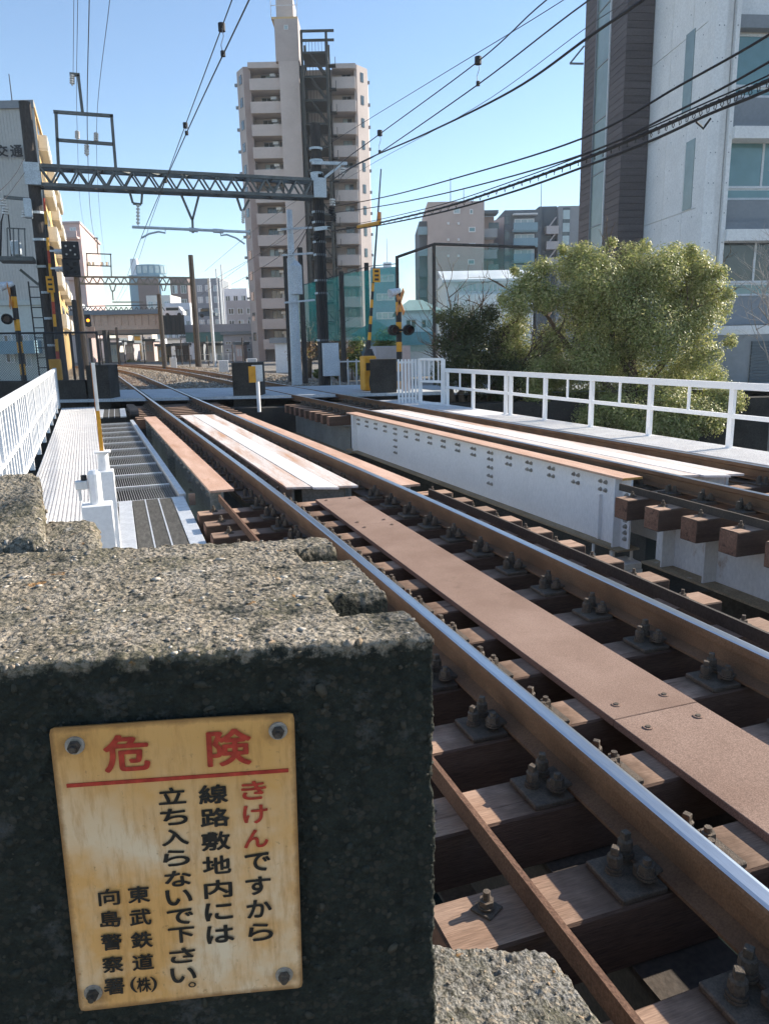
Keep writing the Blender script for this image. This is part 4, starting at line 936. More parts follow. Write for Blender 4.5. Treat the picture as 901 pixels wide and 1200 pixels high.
for k in range(nfl):
    zt_ = zrow0 - k*pitch; zb_ = zt_-1.18
    if zb_ < .3: break
    for xa, xb, sgn in ((x2_-.05, x3_-.01, 0), (x6_, x7_+.15, 1)):
        m = f.mb(); m.box(xa, xb, -.35, -.22, zb_, zt_); m.box(xa, xa+.12, -.22, 1.98, zb_, zt_) if not sgn else m.box(xb-.12, xb, -.22, 1.98, zb_, zt_)
        m.box(xa+.12, xb, -.22, 1.98, zb_, zb_+.18) if not sgn else m.box(xa, xb-.12, -.22, 1.98, zb_, zb_+.18)
        part('balcony', m, MT['taupe3'] if k % 1 == 0 else MT['taupe'], tw)
    zc = zt_-.95
    w1 = window(f, tw, x2_+.9, x2_+2.1, zc, zc+2.0, 2.0, MT['slate2'], MT['glass'], 1, .07)
    window(f, tw, x2_+2.9, x3_-.25, zc, zc+2.0, 2.0, MT['slate2'], MT['glass'], 1, .07)
    window(f, tw, x6_+1.0, x7_-.4, zc, zc+2.0, 2.0, MT['slate2'], MT['glass'], 1, .07)
    m = f.mb(); m.box(x2_+2.2, x2_+2.75, 1.5, 1.95, zc+.4, zc+1.9); part('balcony_unit', m, MT['bluewhite'], tw)
    m = f.mb(); m.box(x3_-1.3, x3_-.7, 1.0, 1.4, zc+1.55, zc+1.85); part('balcony_unit', m, MT['galv'], tw)
    # small windows on the left chamfer and vents
    cx0 = .25; dirv = Vector((x1_, -1.7, 0)).normalized(); nv = Vector((-dirv.y*-1, 0, 0))
    m = f.mb(); p0 = Vector((x1_*.35, 2.2-1.7*.35-.03, 0)); p1 = Vector((x1_*.75, 2.2-1.7*.75-.03, 0))
    m.bar(p0+Vector((0,0,zc+1.3)), p1+Vector((0,0,zc+1.3)), .08, .95); part('window', m, MT['glass'], tw)
    m = f.mb(); p0 = Vector((x8_+(xw-x8_)*.35, .5+1.5*.35-.03, 0)); p1 = Vector((x8_+(xw-x8_)*.6, .5+1.5*.6-.03, 0))
    m.bar(p0+Vector((0,0,zc+1.3)), p1+Vector((0,0,zc+1.3)), .08, .95); part('window', m, MT['glass'], tw)
    m = f.mb(); m.box(-.32, -.005, 2.3, 2.6, zc+1.0, zc+1.3); part('vent_hood', m, MT['slate2'], tw)
    m = f.mb(); m.box(xw+.005, xw+.25, 2.3, 2.6, zc+1.0, zc+1.3); part('vent_hood', m, MT['slate2'], tw)
# outside steel stair
st = thing('outside_stair', 'dark steel escape stair zigzagging up the front of the taupe tower', 'outside stair', tuple(f.o+Vector((0,0,GZ))))
zst = Z(440, 168)[1]
for x in (x5_+.1, x6_-.35):
    for y in (-2.4, 1.6): m = f.mb(); m.box(x-.13, x+.13, y-.13, y+.13, GZ, zst); part('column', m, MT['steel'], st)
m = f.mb(); m.box(x4_+.01, x4_+.55, -.3, 1.95, GZ, ztop-.3); part('duct', m, MT['steel'], st)
zz = Z(440, 250)[1]; k = 0
for dz in (0, -.9): m = f.mb(); m.bar((x5_, -2.4, zst+dz), (x6_+.5, -2.4, zst+dz), .22, .22); part('beam', m, MT['steel'], st)
while zz > 1.5:
    m = f.mb(); m.box(x5_+.1, x6_-.3, -2.35, 1.7, zz-.25, zz-.02); part('landing', m, MT['steel'], st)
    m = f.mb(); m.bar((x5_+.9, -2.2, zz-.1), (x6_-.5, -2.2, zz-pitch+.1), .12, .5, up=(0,1,0)); m.bar((x5_+.9, -1.0, zz-.1), (x6_-.5, -1.0, zz-pitch+.1), .12, .5, up=(0,1,0)); part('flight', m, MT['steel'], st)
    m = f.mb()
    for i in range(9): m.bar((x5_+.2+i*.34, -2.3, zz), (x5_+.2+i*.34, -2.3, zz+1.0), .04)
    m.bar((x5_+.1, -2.3, zz+1.0), (x6_-.3, -2.3, zz+1.0), .06); part('rail', m, MT['steel'], st)
    m = f.mb(); m.bar((x6_-.3, -1.5, zz-1.2), (x6_+.55, -1.5, zz-1.2), .9, .10); m.bar((x6_+.5, -1.5, zz-1.2), (x6_+.5, -1.5, zz-.3), .06); part('balconet', m, MT['steel'], st)
    zz -= pitch

# ---- concrete school like building on the right with brown boarded block
BY2 = rad(13.6); K = 1.27; f = Face(831, 24.5*K, BY2, y=160)   # K: scales this building about the camera, distance and sizes alike
rb = thing('concrete_building', 'pale concrete building with large windows and a dark brown boarded corner block on the right', 'building', tuple(f.o+Vector((0,0,GZ))))
Lside = 4.2*K
def side_at(x, y):                               # pixel -> (distance back, height) on the receding left face
    d = ray(x, y); n_ = f.ex; t_ = (f.o-CO).dot(n_)/d.dot(n_); p = CO+d*t_-f.o; return p.dot(f.ey), p.z
zA = side_at(770, 53)[1]
m = f.mb(); m.box(0, 6.6*K, .45*K, Lside+.6, GZ, 13.6*K); part('wall', m, MT['paleconc'], rb)
# side wall pieces between recessed joints
joints = [GZ, side_at(790, 253)[1], side_at(790, 153)[1], side_at(790, 58)[1], zA+1.8*K]
sl_ = [(side_at(812, 80)), (side_at(812, 200))]
yl = [0.0, 1.40*K, 2.80*K, Lside]
for i in range(len(joints)-1):
    for j in range(3):
        m = f.mb(); m.box(-.05, -.002, yl[j]+.012+(.25*K if j == 0 else 0), yl[j+1]-.012, joints[i]+.015, joints[i+1]-.015); part('panel', m, MT['paleconc'], rb)
for (ya, yb2) in ((30, 128), (156, 246), (278, 330)):
    s0, z1 = side_at(808, ya+14); s1, z0 = side_at(817, yb2-4); s0, z1 = side_at(806, ya+8); s1, _ = side_at(816.5, ya)
    m = f.mb(); m.box(-.075, -.052, min(s0,s1), max(s0,s1), z0, z1-.1); part('slot_window', m, MT['tealslot'], rb)
# front: piers, window bays
xa0, _ = f.at(841, 160); xa1, _ = f.at(857, 160); X9 = 6.6*K
for (a, b_, y0) in ((-.05*K, .30*K, .0), (.34*K, .55*K, .12*K), (.58*K, xa1, -.02*K)):
    m = f.mb(); m.box(a, b_, y0, .449*K, GZ, 13.5*K); part('pier', m, MT['paleconc'], rb)
fl = [(f.at(870, 17)[1], f.at(870, 96)[1], f.at(870, 116)[1]), (f.at(870, 146)[1], f.at(870, 217)[1], f.at(870, 238)[1]), (f.at(870, 262)[1], f.at(870, 330)[1], f.at(870, 352)[1])]
for i, (zt_, zm_, zb_) in enumerate(fl):
    x = xa1+.05
    while x < X9-2.6*K:
        wdt = 2.55*K
        o = window(f, rb, x, x+wdt, zm_-.02, zt_-.35*K, .45*K, MT['frame'], MT['tealglass'] if i < 2 else MT['glass'], 1, .09)
        m = f.mb(); m.box(x, x+wdt, .40*K, .447*K, zb_+.28, zm_-.1); part('lower_pane', m, MT['tealglass'], o)
        m = f.mb(); m.box(x, x+wdt, .38*K, .446*K, zb_+.2, zb_+.28); part('sill', m, MT['frame'], o)
        if i < 2:
            q = x+1.82*K; z = (zm_+zt_)/2+.15; m = f.mb(); m.add([(q-.15,.51,z+.14),(q+.15,.51,z+.14),(q,.51,z-.15),(q-.15,.515,z+.14),(q+.15,.515,z+.14),(q,.515,z-.15)], [(0,2,1),(3,4,5),(0,1,4,3),(1,2,5,4),(2,0,3,5)]); part('red_triangle', m, MT['redpaint'], o)
        x += wdt+.14*K
    m = f.mb(); m.box(xa1, X9, .30*K, .449*K, zb_-.75*K, zb_+.17); part('spandrel', m, MT['slate2'], rb)
    m = f.mb(); m.box(xa1, X9, -.15*K, .448*K, zb_-1.12*K, zb_-.78*K); part('ledge', m, MT['paleconc'], rb)
    m = f.mb(); m.box(xa1, X9, .1*K, .449*K, zt_-.3*K, zt_+.05*K); part('lintel', m, MT['slate2'], rb)
m = f.mb()
for i in range(5):
    for zz in np.arange(.6, 16.5, 1.1): m.cyl((.80, -.027, zz), (.80, -.036, zz), .025, .025, 6)
for zz in np.arange(.6, 16.5, 1.1):
    for xx in (.08, .28): m.cyl((xx, -.001, zz), (xx, -.008, zz), .025, .025, 6)
    for yy in np.arange(.9, 5.2, 1.1): m.cyl((-.051, yy, zz), (-.058, yy, zz), .025, .025, 6)
part('tie_hole', m, MT['slate2'], rb, kind='stuff')
m = f.mb(); m.box(-.2, 6.6*K, .1, Lside-.05, 13.61*K, 13.9*K); part('roof_slab', m, MT['paleconc'], rb)
# brown boarded block: front face at the back of the side wall
def at2(x, y): return f.at(x, y, Lside)
bx0 = at2(729, 160)[0]; ztb = 16.4*K
def side2(x, y):
    p0 = f.o+f.ex*bx0; d = ray(x, y); t_ = (p0-CO).dot(f.ex)/d.dot(f.ex); p = CO+d*t_-f.o; return p.dot(f.ey), p.z
m = f.mb(); gd_ = side2(682, 160)[0]-.02; m.box(bx0, -.06, Lside, gd_, GZ, ztb); m.box(-.06, 3, Lside+.2, gd_, 13.91*K, ztb); part('core_wall', m, MT['black2'], rb)
hgt = .235*K; z = 3.2
while z < ztb-.1:
    m = f.mb(); m.box(bx0-.03, -.075, Lside-.035, Lside-.002, z+.012, z+hgt-.006); part('board', m, MT['darkbrown'], rb); z += hgt
g0 = side2(711, 160)[0]; g1 = side2(696, 160)[0]; g2 = side2(682, 160)[0]
z = 3.2
while z < ztb-.1:
    m = f.mb(); m.box(bx0-.035, bx0-.002, Lside-.03, g0-.08, z+.012, z+hgt-.006); part('board', m, MT['darkbrown'], rb)
    m = f.mb(); m.box(bx0-.035, bx0-.002, g1+.05, g2, z+.012, z+hgt-.006); part('board', m, MT['darkbrown'], rb); z += hgt
m = f.mb(); m.box(bx0-.02, bx0-.003, g0, g1, 1.0, ztb); part('glass_strip', m, MT['tealslot'], rb)
m = f.mb(); m.box(bx0-.09, bx0-.0, g0-.07, g0, 1.0, ztb); part('mullion', m, MT['frame'], rb)
m = f.mb(); m.box(bx0-.09, bx0-.0, g1, g1+.05, 1.0, ztb); part('mullion', m, MT['slate2'], rb)
for z in np.arange(2, ztb, 2.4): m = f.mb(); m.box(bx0-.05, bx0-.021, g0, g1, z, z+.05); part('transom', m, MT['slate2'], rb)
m = f.mb(); m.box(bx0-1.0, 3, Lside-.6, gd_+.5, ztb+.01, ztb+.3); part('roof_slab', m, MT['taupe3'], rb)
ze = side2(683, 75)[1]; m = f.mb(); m.bar((bx0-.7, g2+.2, ze), (bx0, g2+.2, ze), .08); m.bar((bx0-.7, g2+.2, ze), (bx0, g2+.2, ze+.8), .08); part('bracket', m, MT['slate2'], rb)
# low grey wall and shutter at the foot of the building
f2 = Face(800, 23.6, BY2, y=420)
lw = thing('boundary_wall', 'low grey wall with a louvred panel at the foot of the concrete building', 'boundary wall', tuple(f2.o))
m = f2.mb(); m.box(0, 4.2, 0, .3, GZ, f2.at(870, 392)[1]); part('wall', m, MT['slate2'], lw)
zc = f2.at(870, 386)[1]; m = f2.mb(); m.box(-.1, 4.3, -.1, .4, f2.at(870, 391)[1]+.003, zc); part('coping', m, MT['paleconc'], lw)
xl, zt_ = f2.at(880, 400); m = f2.mb(); 
for k in range(14): m.box(xl, xl+1.6, -.05, -.002, zt_-.1*k-.085, zt_-.1*k)
part('louvre', m, MT['slate'], lw)

# ---- generic background building
def bld(name, label, cat, x0, x1, ytop, s, depth, wall, yaw=YAW, roof=None):
    f = Face(x0, s, yaw, y=400); wd = f.at(x1, 400)[0]; zt_ = f.at((x0+x1)/2, ytop)[1]
    t = thing(name, label, cat, tuple(f.o+Vector((0,0,GZ))))
    m = f.mb(); m.box(0, wd, 0, depth, GZ, zt_); part('wall', m, wall, t)
    if roof: m = f.mb(); m.box(-.3, wd+.3, -.3, depth+.3, zt_+.002, zt_+.35); part('roof', m, roof, t)
    return t, f, wd, zt_
def wpx(f, t, x0, y0, x1, y1, **k):
    a, zt_ = f.at(x0, y0); b_, zb_ = f.at(x1, y1); return window(f, t, a, b_, zb_, zt_, **k)
# taupe block in the middle
t, f, wd, zt_ = bld('apartment_block', 'taupe apartment block with a dark balcony side left of the slate building', 'apartment block', 502, 566, 236, 105, 14, MT['taupe'])
for (x, y, w_, h_) in ((535,247,8,7),(552,248,4,6),(553,269,8,6),(553,287,8,4),(552,307,8,6)): wpx(f, t, x-w_/2, y-h_/2, x+w_/2, y+h_/2, mull=0, glass=MT['tealglass'], fw_=.12)
for (x,y) in ((525,262),(537,262),(525,281),(537,281),(525,300),(537,300)): a, z = f.at(x, y); m = f.mb(); m.box(a-.15, a+.15, -.2, -.001, z-.15, z+.15); part('vent_hood', m, MT['frame'], t)
dl, _ = f.at(492, 300)
m = f.mb(); m.box(dl, -.01, 1.2, 14, GZ, zt_-2.2); part('balcony_side', m, MT['slate'], t)
for k in range(9): z = zt_-4-k*2.7; m = f.mb(); m.box(dl-.2, -.02, .4, 1.19, z, z+1.0); part('balcony', m, MT['tealbld'] if k < 2 else MT['slate'], t)
dr, _ = f.at(582, 300)
m = f.mb(); m.box(wd+.01, dr, 3, 14, GZ, zt_-1.5); part('stair_wing', m, MT['taupe2'], t)
for k in range(9):
    z = zt_-2.2-k*2.72; m = f.mb(); m.box(wd+.01, dr+.1, .5, 2.99, z-2.3, z-1.2); part('balcony', m, MT['slate2'], t)
    m = f.mb(); m.box(wd+1.0, wd+2.4, 2.9, 2.995, z-1.0, z-.1); part('window', m, MT['glass'], t)
m = f.mb(); m.box(wd, dr+.2, .4, 3, zt_-1.49, zt_-1.1); part('roof', m, MT['slate'], t)
for (x, y0, y1) in ((531, 200, 232),(547, 213, 232)): a, z0 = f.at(x, y1); _, z1 = f.at(x, y0); m = f.mb(); m.cyl((a, 4, z0-1), (a, 4, z1), .07, .04, 6); part('antenna', m, MT['wire'], t)
# slate building
t, f, wd, zt_ = bld('apartment_block', 'dark slate apartment block with blue balconies behind the white house', 'apartment block', 589, 631, 246, 112, 14, MT['slate'])
x_ = f.at(582, 300)[0]; m = f.mb(); m.prism([(x_-1.6, 9),(-.01, .4),(-.01, 14),(x_-1.6, 14)], GZ, zt_-.8); part('side_wall', m, MT['mauve'], t)
for k, y in enumerate((254, 272, 290, 308)):
    a, z = f.at(600, y); b_, z2 = f.at(628, y+8)
    window(f, t, a+.3, b_-.3, z2-.2, z-.3, 0., MT['frame'], MT['paleglass'], 2, .12)
    m = f.mb(); m.box(a, b_, -1.2, -1.08, z2-1.0, z2); m.box(a, b_, -1.08, -.06, z2-1.2, z2-1.0); part('balcony', m, MT['tealbld'], t)
    m = f.mb(); m.box(a, b_, -1.0, -.06, z+.1, z+.3); part('balcony_roof', m, MT['frame'], t)
    c, zc = f.at(594, y+4); m = f.mb(); m.box(c-.3, c+.3, -.03, -.002, zc-.6, zc+.6); part('window', m, MT['glass'], t)
a, _ = f.at(632, 300); b_, _ = f.at(653, 300); c, _ = f.at(680, 300)
m = f.mb(); m.box(a, b_, 1.2, 12, GZ, zt_+.6); part('stair_wing', m, MT['slate'], t)
m = f.mb(); m.box(b_+.01, c+8, .2, 12, GZ, f.at(665, 241)[1]); part('grey_wing', m, MT['slate2'], t)
for k, y in enumerate((265, 283, 302)):
    q, z = f.at(640, y); q2, z2 = f.at(654, y+9); m = f.mb(); m.box(q, q2, -.2, 1.19, z2, z); part('balcony', m, MT['mauve'], t)
    q, z = f.at(646, y-8); m = f.mb(); m.bar((q-.7, .3, z-1.5), (q+.7, .3, z+.3), .15, .5, up=(0,1,0)); part('flight', m, MT['mauve'], t)
a, z = f.at(664, 243); m = f.mb(); m.box(a-.5, a+.5, .15, .199, GZ, z); part('window_strip', m, MT['glass'], t)
for k in range(5): y = 246+k*15; q, z = f.at(664, y); m = f.mb(); m.box(a-.48, a+.48, .12, .148, z-1.2, z); part('window', m, MT['paleglass'], t)
a, z0 = f.at(642, 245); m = f.mb(); m.cyl((a, 5, z0-1), (a, 5, f.at(642, 205)[1]), .07, .04, 6); part('antenna', m, MT['wire'], t)
# white house with a metal roof
t, f, wd, zt_ = bld('white_house', 'long white two storey house with a pale sloping roof behind the tree', 'house', 523, 625, 330, 52, 8, MT['bluewhite'])
zr = f.at(560, 314)[1]
m = f.mb(); m.add([(-.3,-.4,zt_),(wd+.3,-.4,zt_),(wd+.3,3.5,zr),(-.3,3.5,zr),(-.3,-.4,zt_+.15),(wd+.3,-.4,zt_+.15),(wd+.3,3.5,zr+.15),(-.3,3.5,zr+.15)], [(3,2,1,0),(4,5,6,7),(0,1,5,4),(1,2,6,5),(2,3,7,6),(3,0,4,7)]); part('roof', m, MT['bluewhite'], t)
m = f.mb(); m.box(-.15, wd, 0.01, 8, zt_-.0, zt_+.01+.0) ; m.prism([(0,3.4),(wd,3.4),(wd,8),(0,8)], zt_+.02, zr-.1); part('gable', m, MT['bluewhite'], t)
for k in range(5): wpx(f, t, 536+k*12, 331+.3*k, 547+k*12, 342+.3*k, mull=1, glass=MT['paleglass'], fw_=.08)
m = f.mb(); m.box(f.at(535,350)[0], wd, -1.0, -.002, f.at(560,358)[1], f.at(560,346)[1]); part('canopy', m, MT['bluewhite'], t)
# hip roofed house behind the green net
t, f, wd, zt_ = bld('hip_roofed_house', 'two storey house with a green grey hip roof seen behind green netting', 'house', 472, 509, 364, 40, 8, MT['bluewhite'])
zr = f.at(490, 351)[1]; m = f.mb()
m.add([(-.4,-.4,zt_),(wd+.4,-.4,zt_),(wd+.4,8.4,zt_),(-.4,8.4,zt_),(wd*.3,4,zr+.2),(wd*.75,4,zr+.2)], [(3,2,1,0),(0,1,5,4),(1,2,5),(2,3,4,5),(3,0,4)]); part('roof', m, MT['greenroof'], t)
for x in (475, 493): wpx(f, t, x, 374, x+13, 385, mull=1, glass=MT['glass'], fw_=.06)
m = f.mb(); m.box(-.2, wd, -.8, -.002, f.at(490,404)[1], f.at(490,389)[1]); part('balcony', m, MT['tealbld'], t)
# pale blue building further back, small gabled house
t, f, wd, zt_ = bld('office_block', 'small pale blue block with a roof mast between the tower and the taupe block', 'office block', 436, 466, 313, 75, 8, MT['tealbld'])
for k in range(4): wpx(f, t, 441, 322+k*22, 462, 330+k*22, mull=2, glass=MT['paleglass'], fw_=.1)
a, z0 = f.at(454, 313); m = f.mb(); m.cyl((a, 2, z0-.2), (a, 2, f.at(454, 276)[1]), .05, .03, 6); m.box(a-.4, a+.4, 1.6, 2.4, z0, z0+.6); part('mast', m, MT['frame'], t)
t, f, wd, zt_ = bld('gabled_shed', 'low house with a pale gable roof behind the netting beside the barrier', 'house', 418, 462, 392, 38, 6, MT['tealbld'])
zr = f.at(440, 375)[1]; m = f.mb(); m.add([(-.3,-.3,zt_),(wd+.3,-.3,zt_),(wd+.3,6,zt_),(-.3,6,zt_),(wd/2,-.3,zr),(wd/2,6,zr)], [(3,2,1,0),(0,1,4),(1,2,5,4),(2,3,5),(3,0,4,5)]); part('roof', m, MT['greenroof'], t)
# shed by the tower foot
t, f, wd, zt_ = bld('white_shed', 'plain white shed at the foot of the taupe tower', 'shed', 322, 342, 402, 50, 5, MT['bluewhite'], roof=MT['slate2'])

# ---- left side: corrugated hall, beige flats, pink block
f = Face(-160, 40, y=300); wd = f.at(46, 300)[0]; zt_ = f.at(20, 121)[1]
t = thing('corrugated_hall', 'tall grey corrugated hall with black characters near its top on the far left', 'hall', tuple(f.o+Vector((0,0,GZ))))
zl2 = f.at(20, 352)[1]
m = f.mb(); m.prism([(0,0),(wd+.6,0),(wd-9.2,20),(-9,20)], GZ, zt_); part('wall', m, MT['greywh'], t)
m = f.mb(); x = .05
while x < wd+.5: m.box(x, x+.07, -.02, -.001, zl2, zt_); x += .16
part('corrugation', m, MT['greywh'], t, kind='stuff')
m = f.mb(); m.box(0, wd+.62, -.16, -.052, zl2-.25, zl2); part('band', m, MT['greenwh'], t)
m = f.mb(); m.box(0, wd+.61, -.06, -.003, GZ, zl2-.26); part('lower_wall', m, MT['greenwh'], t)
m = f.mb(); m.box(0, wd+.64, -.12, -.052, zt_-.25, zt_+.1); part('eaves', m, MT['slate2'], t)
m = M(); pz = []
for ch, x in (('交', 4.8), ('通', 22)):
    q = f.at(x, 178); m = M(); glyph(m, ch, f.T @ Vector((q[0], -.20, q[1])), f.ex, Vector((0,0,1)), -f.ey, .62, .56, .035, 0.); o = part('character', m, MT['black'], t)
for (a, b_, c, d) in ((5, 392, 20, 425), (22, 392, 40, 430)): wpx(f, t, a, b_, c, d, y=-.06, mull=1, glass=MT['glass'], fw_=.06)
m = f.mb(); m.box(f.at(5, 405)[0], f.at(50, 405)[0], -.9, -.07, f.at(5, 415)[1], f.at(5, 400)[1]); part('canopy', m, MT['tealbld'], t)
a, z0 = f.at(4, 118); m = f.mb(); m.cyl((a, 1, z0-.3), (a, 1, f.at(3, 78)[1]), .03, .02, 6); part('antenna', m, MT['wire'], t)
YT = rad(-1.5)
def sidebld(name, label, x0, x1, x2, ytop, s, depth, front, side, nfl, pitch_, balc):
    f = Face(x0, s, YAW, y=300); wd = f.at(x1, 300)[0]; zt_ = f.at(x1, ytop)[1]
    t = thing(name, label, 'apartment block', tuple(f.o+Vector((0,0,GZ))))
    p1 = f.o + f.ex*wd; d = ray(x2, 300); # corner at the far end of the right-hand face
    s2 = s+depth; p2 = PS(x2, 300, s2); l1 = (p2-f.o); q = (l1.dot(f.ex), l1.dot(f.ey))
    m = f.mb(); m.prism([(0,0),(wd,0),(q[0],q[1]),(q[0]-9,q[1])], GZ, zt_); part('wall', m, front, t)
    dv = Vector((q[0]-wd, q[1], 0)); L_ = dv.length; dv.normalize(); nv = Vector((dv.y, -dv.x, 0)); up = Vector((0,0,1)); W0 = Vector((wd, 0, 0))
    m = f.mb(); 
    a, b_ = W0+dv*.05+nv*.012, W0+dv*(L_-.05)+nv*.012; m.add([a+up*GZ, b_+up*GZ, b_+up*(zt_-.05), a+up*(zt_-.05), a+nv*.02+up*GZ, b_+nv*.02+up*GZ, b_+nv*.02+up*(zt_-.05), a+nv*.02+up*(zt_-.05)], [(0,3,2,1),(4,5,6,7),(0,1,5,4),(1,2,6,5),(2,3,7,6),(3,0,4,7)])
    sd_ = part('side_wall', m, side, t)
    for k in range(nfl):
        z = zt_-1.6-k*pitch_
        if z < 2: break
        for (u0, u1) in balc:
            A = W0+dv*(L_*u0); B = W0+dv*(L_*u1); m = f.mb()
            m.bar(A+nv*.55+up*z, B+nv*.55+up*z, .08, .8); m.bar(A+nv*.29+up*(z-.46), B+nv*.29+up*(z-.46), .52, .11); m.bar(A+nv*.06+up*z, A+nv*.52+up*z, .08, .8)
            part('balcony', m, MT['cream'] if side is not MT['pinkwh'] else side, t)
            m = f.mb(); m.bar(A+dv*.6+nv*.05+up*(z+.6), B-dv*.6+nv*.05+up*(z+.6), .03, 1.7); part('window', m, MT['glass'], t)
    m = f.mb(); m.prism([(-.2,-.2),(wd+.2,-.2),(q[0]+.3,q[1]),(q[0]-9,q[1])], zt_+.01, zt_+.3); part('roof', m, front, t)
    return t, f, wd, zt_
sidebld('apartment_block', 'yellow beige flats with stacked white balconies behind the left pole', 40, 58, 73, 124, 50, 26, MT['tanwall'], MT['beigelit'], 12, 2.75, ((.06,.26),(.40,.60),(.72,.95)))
t, f, wd, zt_ = sidebld('apartment_block', 'pinkish white block with one balcony corner behind the signals', 78, 97, 118, 262, 110, 22, MT['pinkwh'], MT['pinkwh'], 0, 2.8, ())
for k in range(4): 
    a, z = f.at(79, 272+k*16); b_, z2 = f.at(94, 279+k*16); m = f.mb(); m.box(a-.4, b_, -1.1, -.95, z2, z); m.box(a-.4, b_, -.95, -.01, z2-.15, z2+.1); part('balcony', m, MT['pinkwh'], t)
    wpx(f, t, 82, 266.5+k*16, 90, 271+k*16, mull=1, glass=MT['glass'], fw_=.1)

# ---- far skyline behind the overpass
t, f, wd, zt_ = bld('hotel_tower', 'blue glass crowned tower with a brown flank far down the line', 'tower', 158, 194, 322, 230, 10, MT['tealbld'])
m = f.mb(); n_ = 18; R_ = wd*.56; m.prism([(wd/2+R_*math.cos(2*math.pi*i/n_), 5+R_*.7*math.sin(2*math.pi*i/n_)) for i in range(n_)], zt_+.01, f.at(176, 309)[1]); part('crown', m, MT['tealbld'], t)
m = f.mb(); 
for i in range(n_):
    a = 2*math.pi*(i+.15)/n_; b2 = 2*math.pi*(i+.85)/n_; r = R_*1.01
    m.bar((wd/2+r*math.cos(a), 5+r*.7*math.sin(a), f.at(176,315)[1]), (wd/2+r*math.cos(b2), 5+r*.7*math.sin(b2), f.at(176,315)[1]), .1, 2.0)
part('window_band', m, MT['paleglass'], t)
a, _ = f.at(163, 340); b_, _ = f.at(187, 340); m = f.mb(); m.box(a, b_, -.5, -.01, GZ, f.at(175, 327)[1]); part('brown_flank', m, MT['brownbld'], t)
m = f.mb(); m.box(.2, 2.0, 2, 4, zt_, f.at(162, 302)[1]); part('plant_room', m, MT['bluewhite'], t)
def simple(name, label, cat, x0, x1, yt, s, dep, mat, rows, cols, glass='glass', roof=None, dep2=None):
    dep = dep2 or dep
    t, f, wd, zt_ = bld(name, label, cat, x0, x1, yt, s, dep, mat, roof=roof)
    for i in range(rows):
        for j in range(cols):
            fl_ = (zt_-1.0)/max(rows, 1); z = zt_-.5-(i+1)*fl_*.96; x = wd*(j+.5)/cols; ww = wd/cols*.62
            window(f, t, x-ww/2, x+ww/2, z+.2, z+fl_*.62, 0., MT['frame'], MT[glass], 1, .1)
    return t, f, wd, zt_
simple('cream_building', 'stepped cream white building beside the blue tower far behind', 'building', 176, 204, 346, 175, 9, MT['cream'], 5, 3, 'paleglass')
simple('cream_building', 'cream block with blue windows above the white van on the overpass', 'building', 197, 226, 355, 165, 9, MT['bluewhite'], 4, 4, 'tealglass')
simple('brown_building', 'small reddish brown building left of the tall bare pole far behind', 'building', 205, 225, 326, 200, 9, MT['brownbld'], 5, 2)
simple('balcony_building', 'grey building with banded balconies right of the tall bare pole', 'building', 234, 262, 326, 150, 9, MT['slate2'], 6, 3, 'paleglass')
simple('cream_building', 'narrow pale building with two roof masts next to the grey banded one', 'building', 253, 266, 327, 158, 8, MT['cream'], 6, 1)
simple('cream_building', 'low white building with dark windows just left of the taupe tower', 'building', 266, 293, 338, 140, 9, MT['bluewhite'], 5, 3)
simple('tan_building', 'low grey mauve building under the white one left of the taupe tower', 'building', 268, 300, 352, 120, 8, MT['mauve'], 4, 3)
# small houses seen under the overpass
for (lab, x0, x1, yt, s, mat, rows, cols, rf) in (
    ('white house with one square window under the overpass on the left', 117, 139, 399, 118, 'bluewhite', 1, 1, 'roof'),
    ('pale narrow house with a tiled roof beside the white house under the overpass', 139, 151, 392, 125, 'cream', 3, 2, 'roof'),
    ('yellow fronted house under the middle of the overpass', 152, 165, 394, 130, 'ylwall', 2, 2, 'greenroof'),
    ('cream house right of the yellow one under the overpass', 165, 179, 388, 128, 'cream', 3, 2, None),
    ('pale blue house behind the dark pole under the overpass', 178, 190, 397, 122, 'bluewhite', 2, 2, None),
    ('white warehouse with a long blank wall behind the mesh panel', 192, 230, 398, 135, 'bluewhite', 2, 4, 'slate2'),
    ('white panelled shed right of the tall bare pole', 238, 275, 398, 112, 'bluewhite', 1, 3, 'roof'),
    ('grey white shed beside the foot of the taupe tower', 262, 296, 392, 100, 'mauve', 2, 3, 'slate2')):
    simple('small_house', lab, 'house', x0, x1, yt, s, 7, MT[mat], rows, cols, roof=MT[rf] if rf else None, dep2=3)
# overpass
f = Face(60, 100, y=375)
ov = thing('overpass', 'brown and green girder overpass crossing above the tracks in the distance', 'overpass', tuple(f.o))
def oseg(x0, x1, y0, y1, dy, mat, nm, dep=.4):
    a, z1 = f.at(x0, y0); b_, z0 = f.at(x1, y1); m = f.mb(); m.box(a, b_, dy, dy+dep, z0, z1); return part(nm, m, mat, ov)
oseg(60, 191, 368, 383, 0, MT['rustgirder'], 'girder'); oseg(60, 191, 365, 367.6, -.4, MT['slate2'], 'parapet', .5)
for k in range(16): oseg(62+k*8, 62.8+k*8, 368, 383, -.14, MT['rustgirder'], 'rib', .138)
oseg(60, 191, 383.3, 385.5, -.3, MT['rustgirder'], 'flange', .9)
m = f.mb(); k = 0
for x in np.arange(62, 190, 6.0):
    a, z0 = f.at(x, 364.5); b_, z1 = f.at(x+3, 360); c, _ = f.at(x+6, 364); m.bar((a, -.2, z0), (b_, -.2, z1), .09); m.bar((b_, -.2, z1), (c, -.2, z0), .09)
a, z1 = f.at(60, 360); b_, _ = f.at(191, 360); m.bar((a, -.2, z1), (b_, -.2, z1), .12); part('lattice_rail', m, MT['steel'], ov)
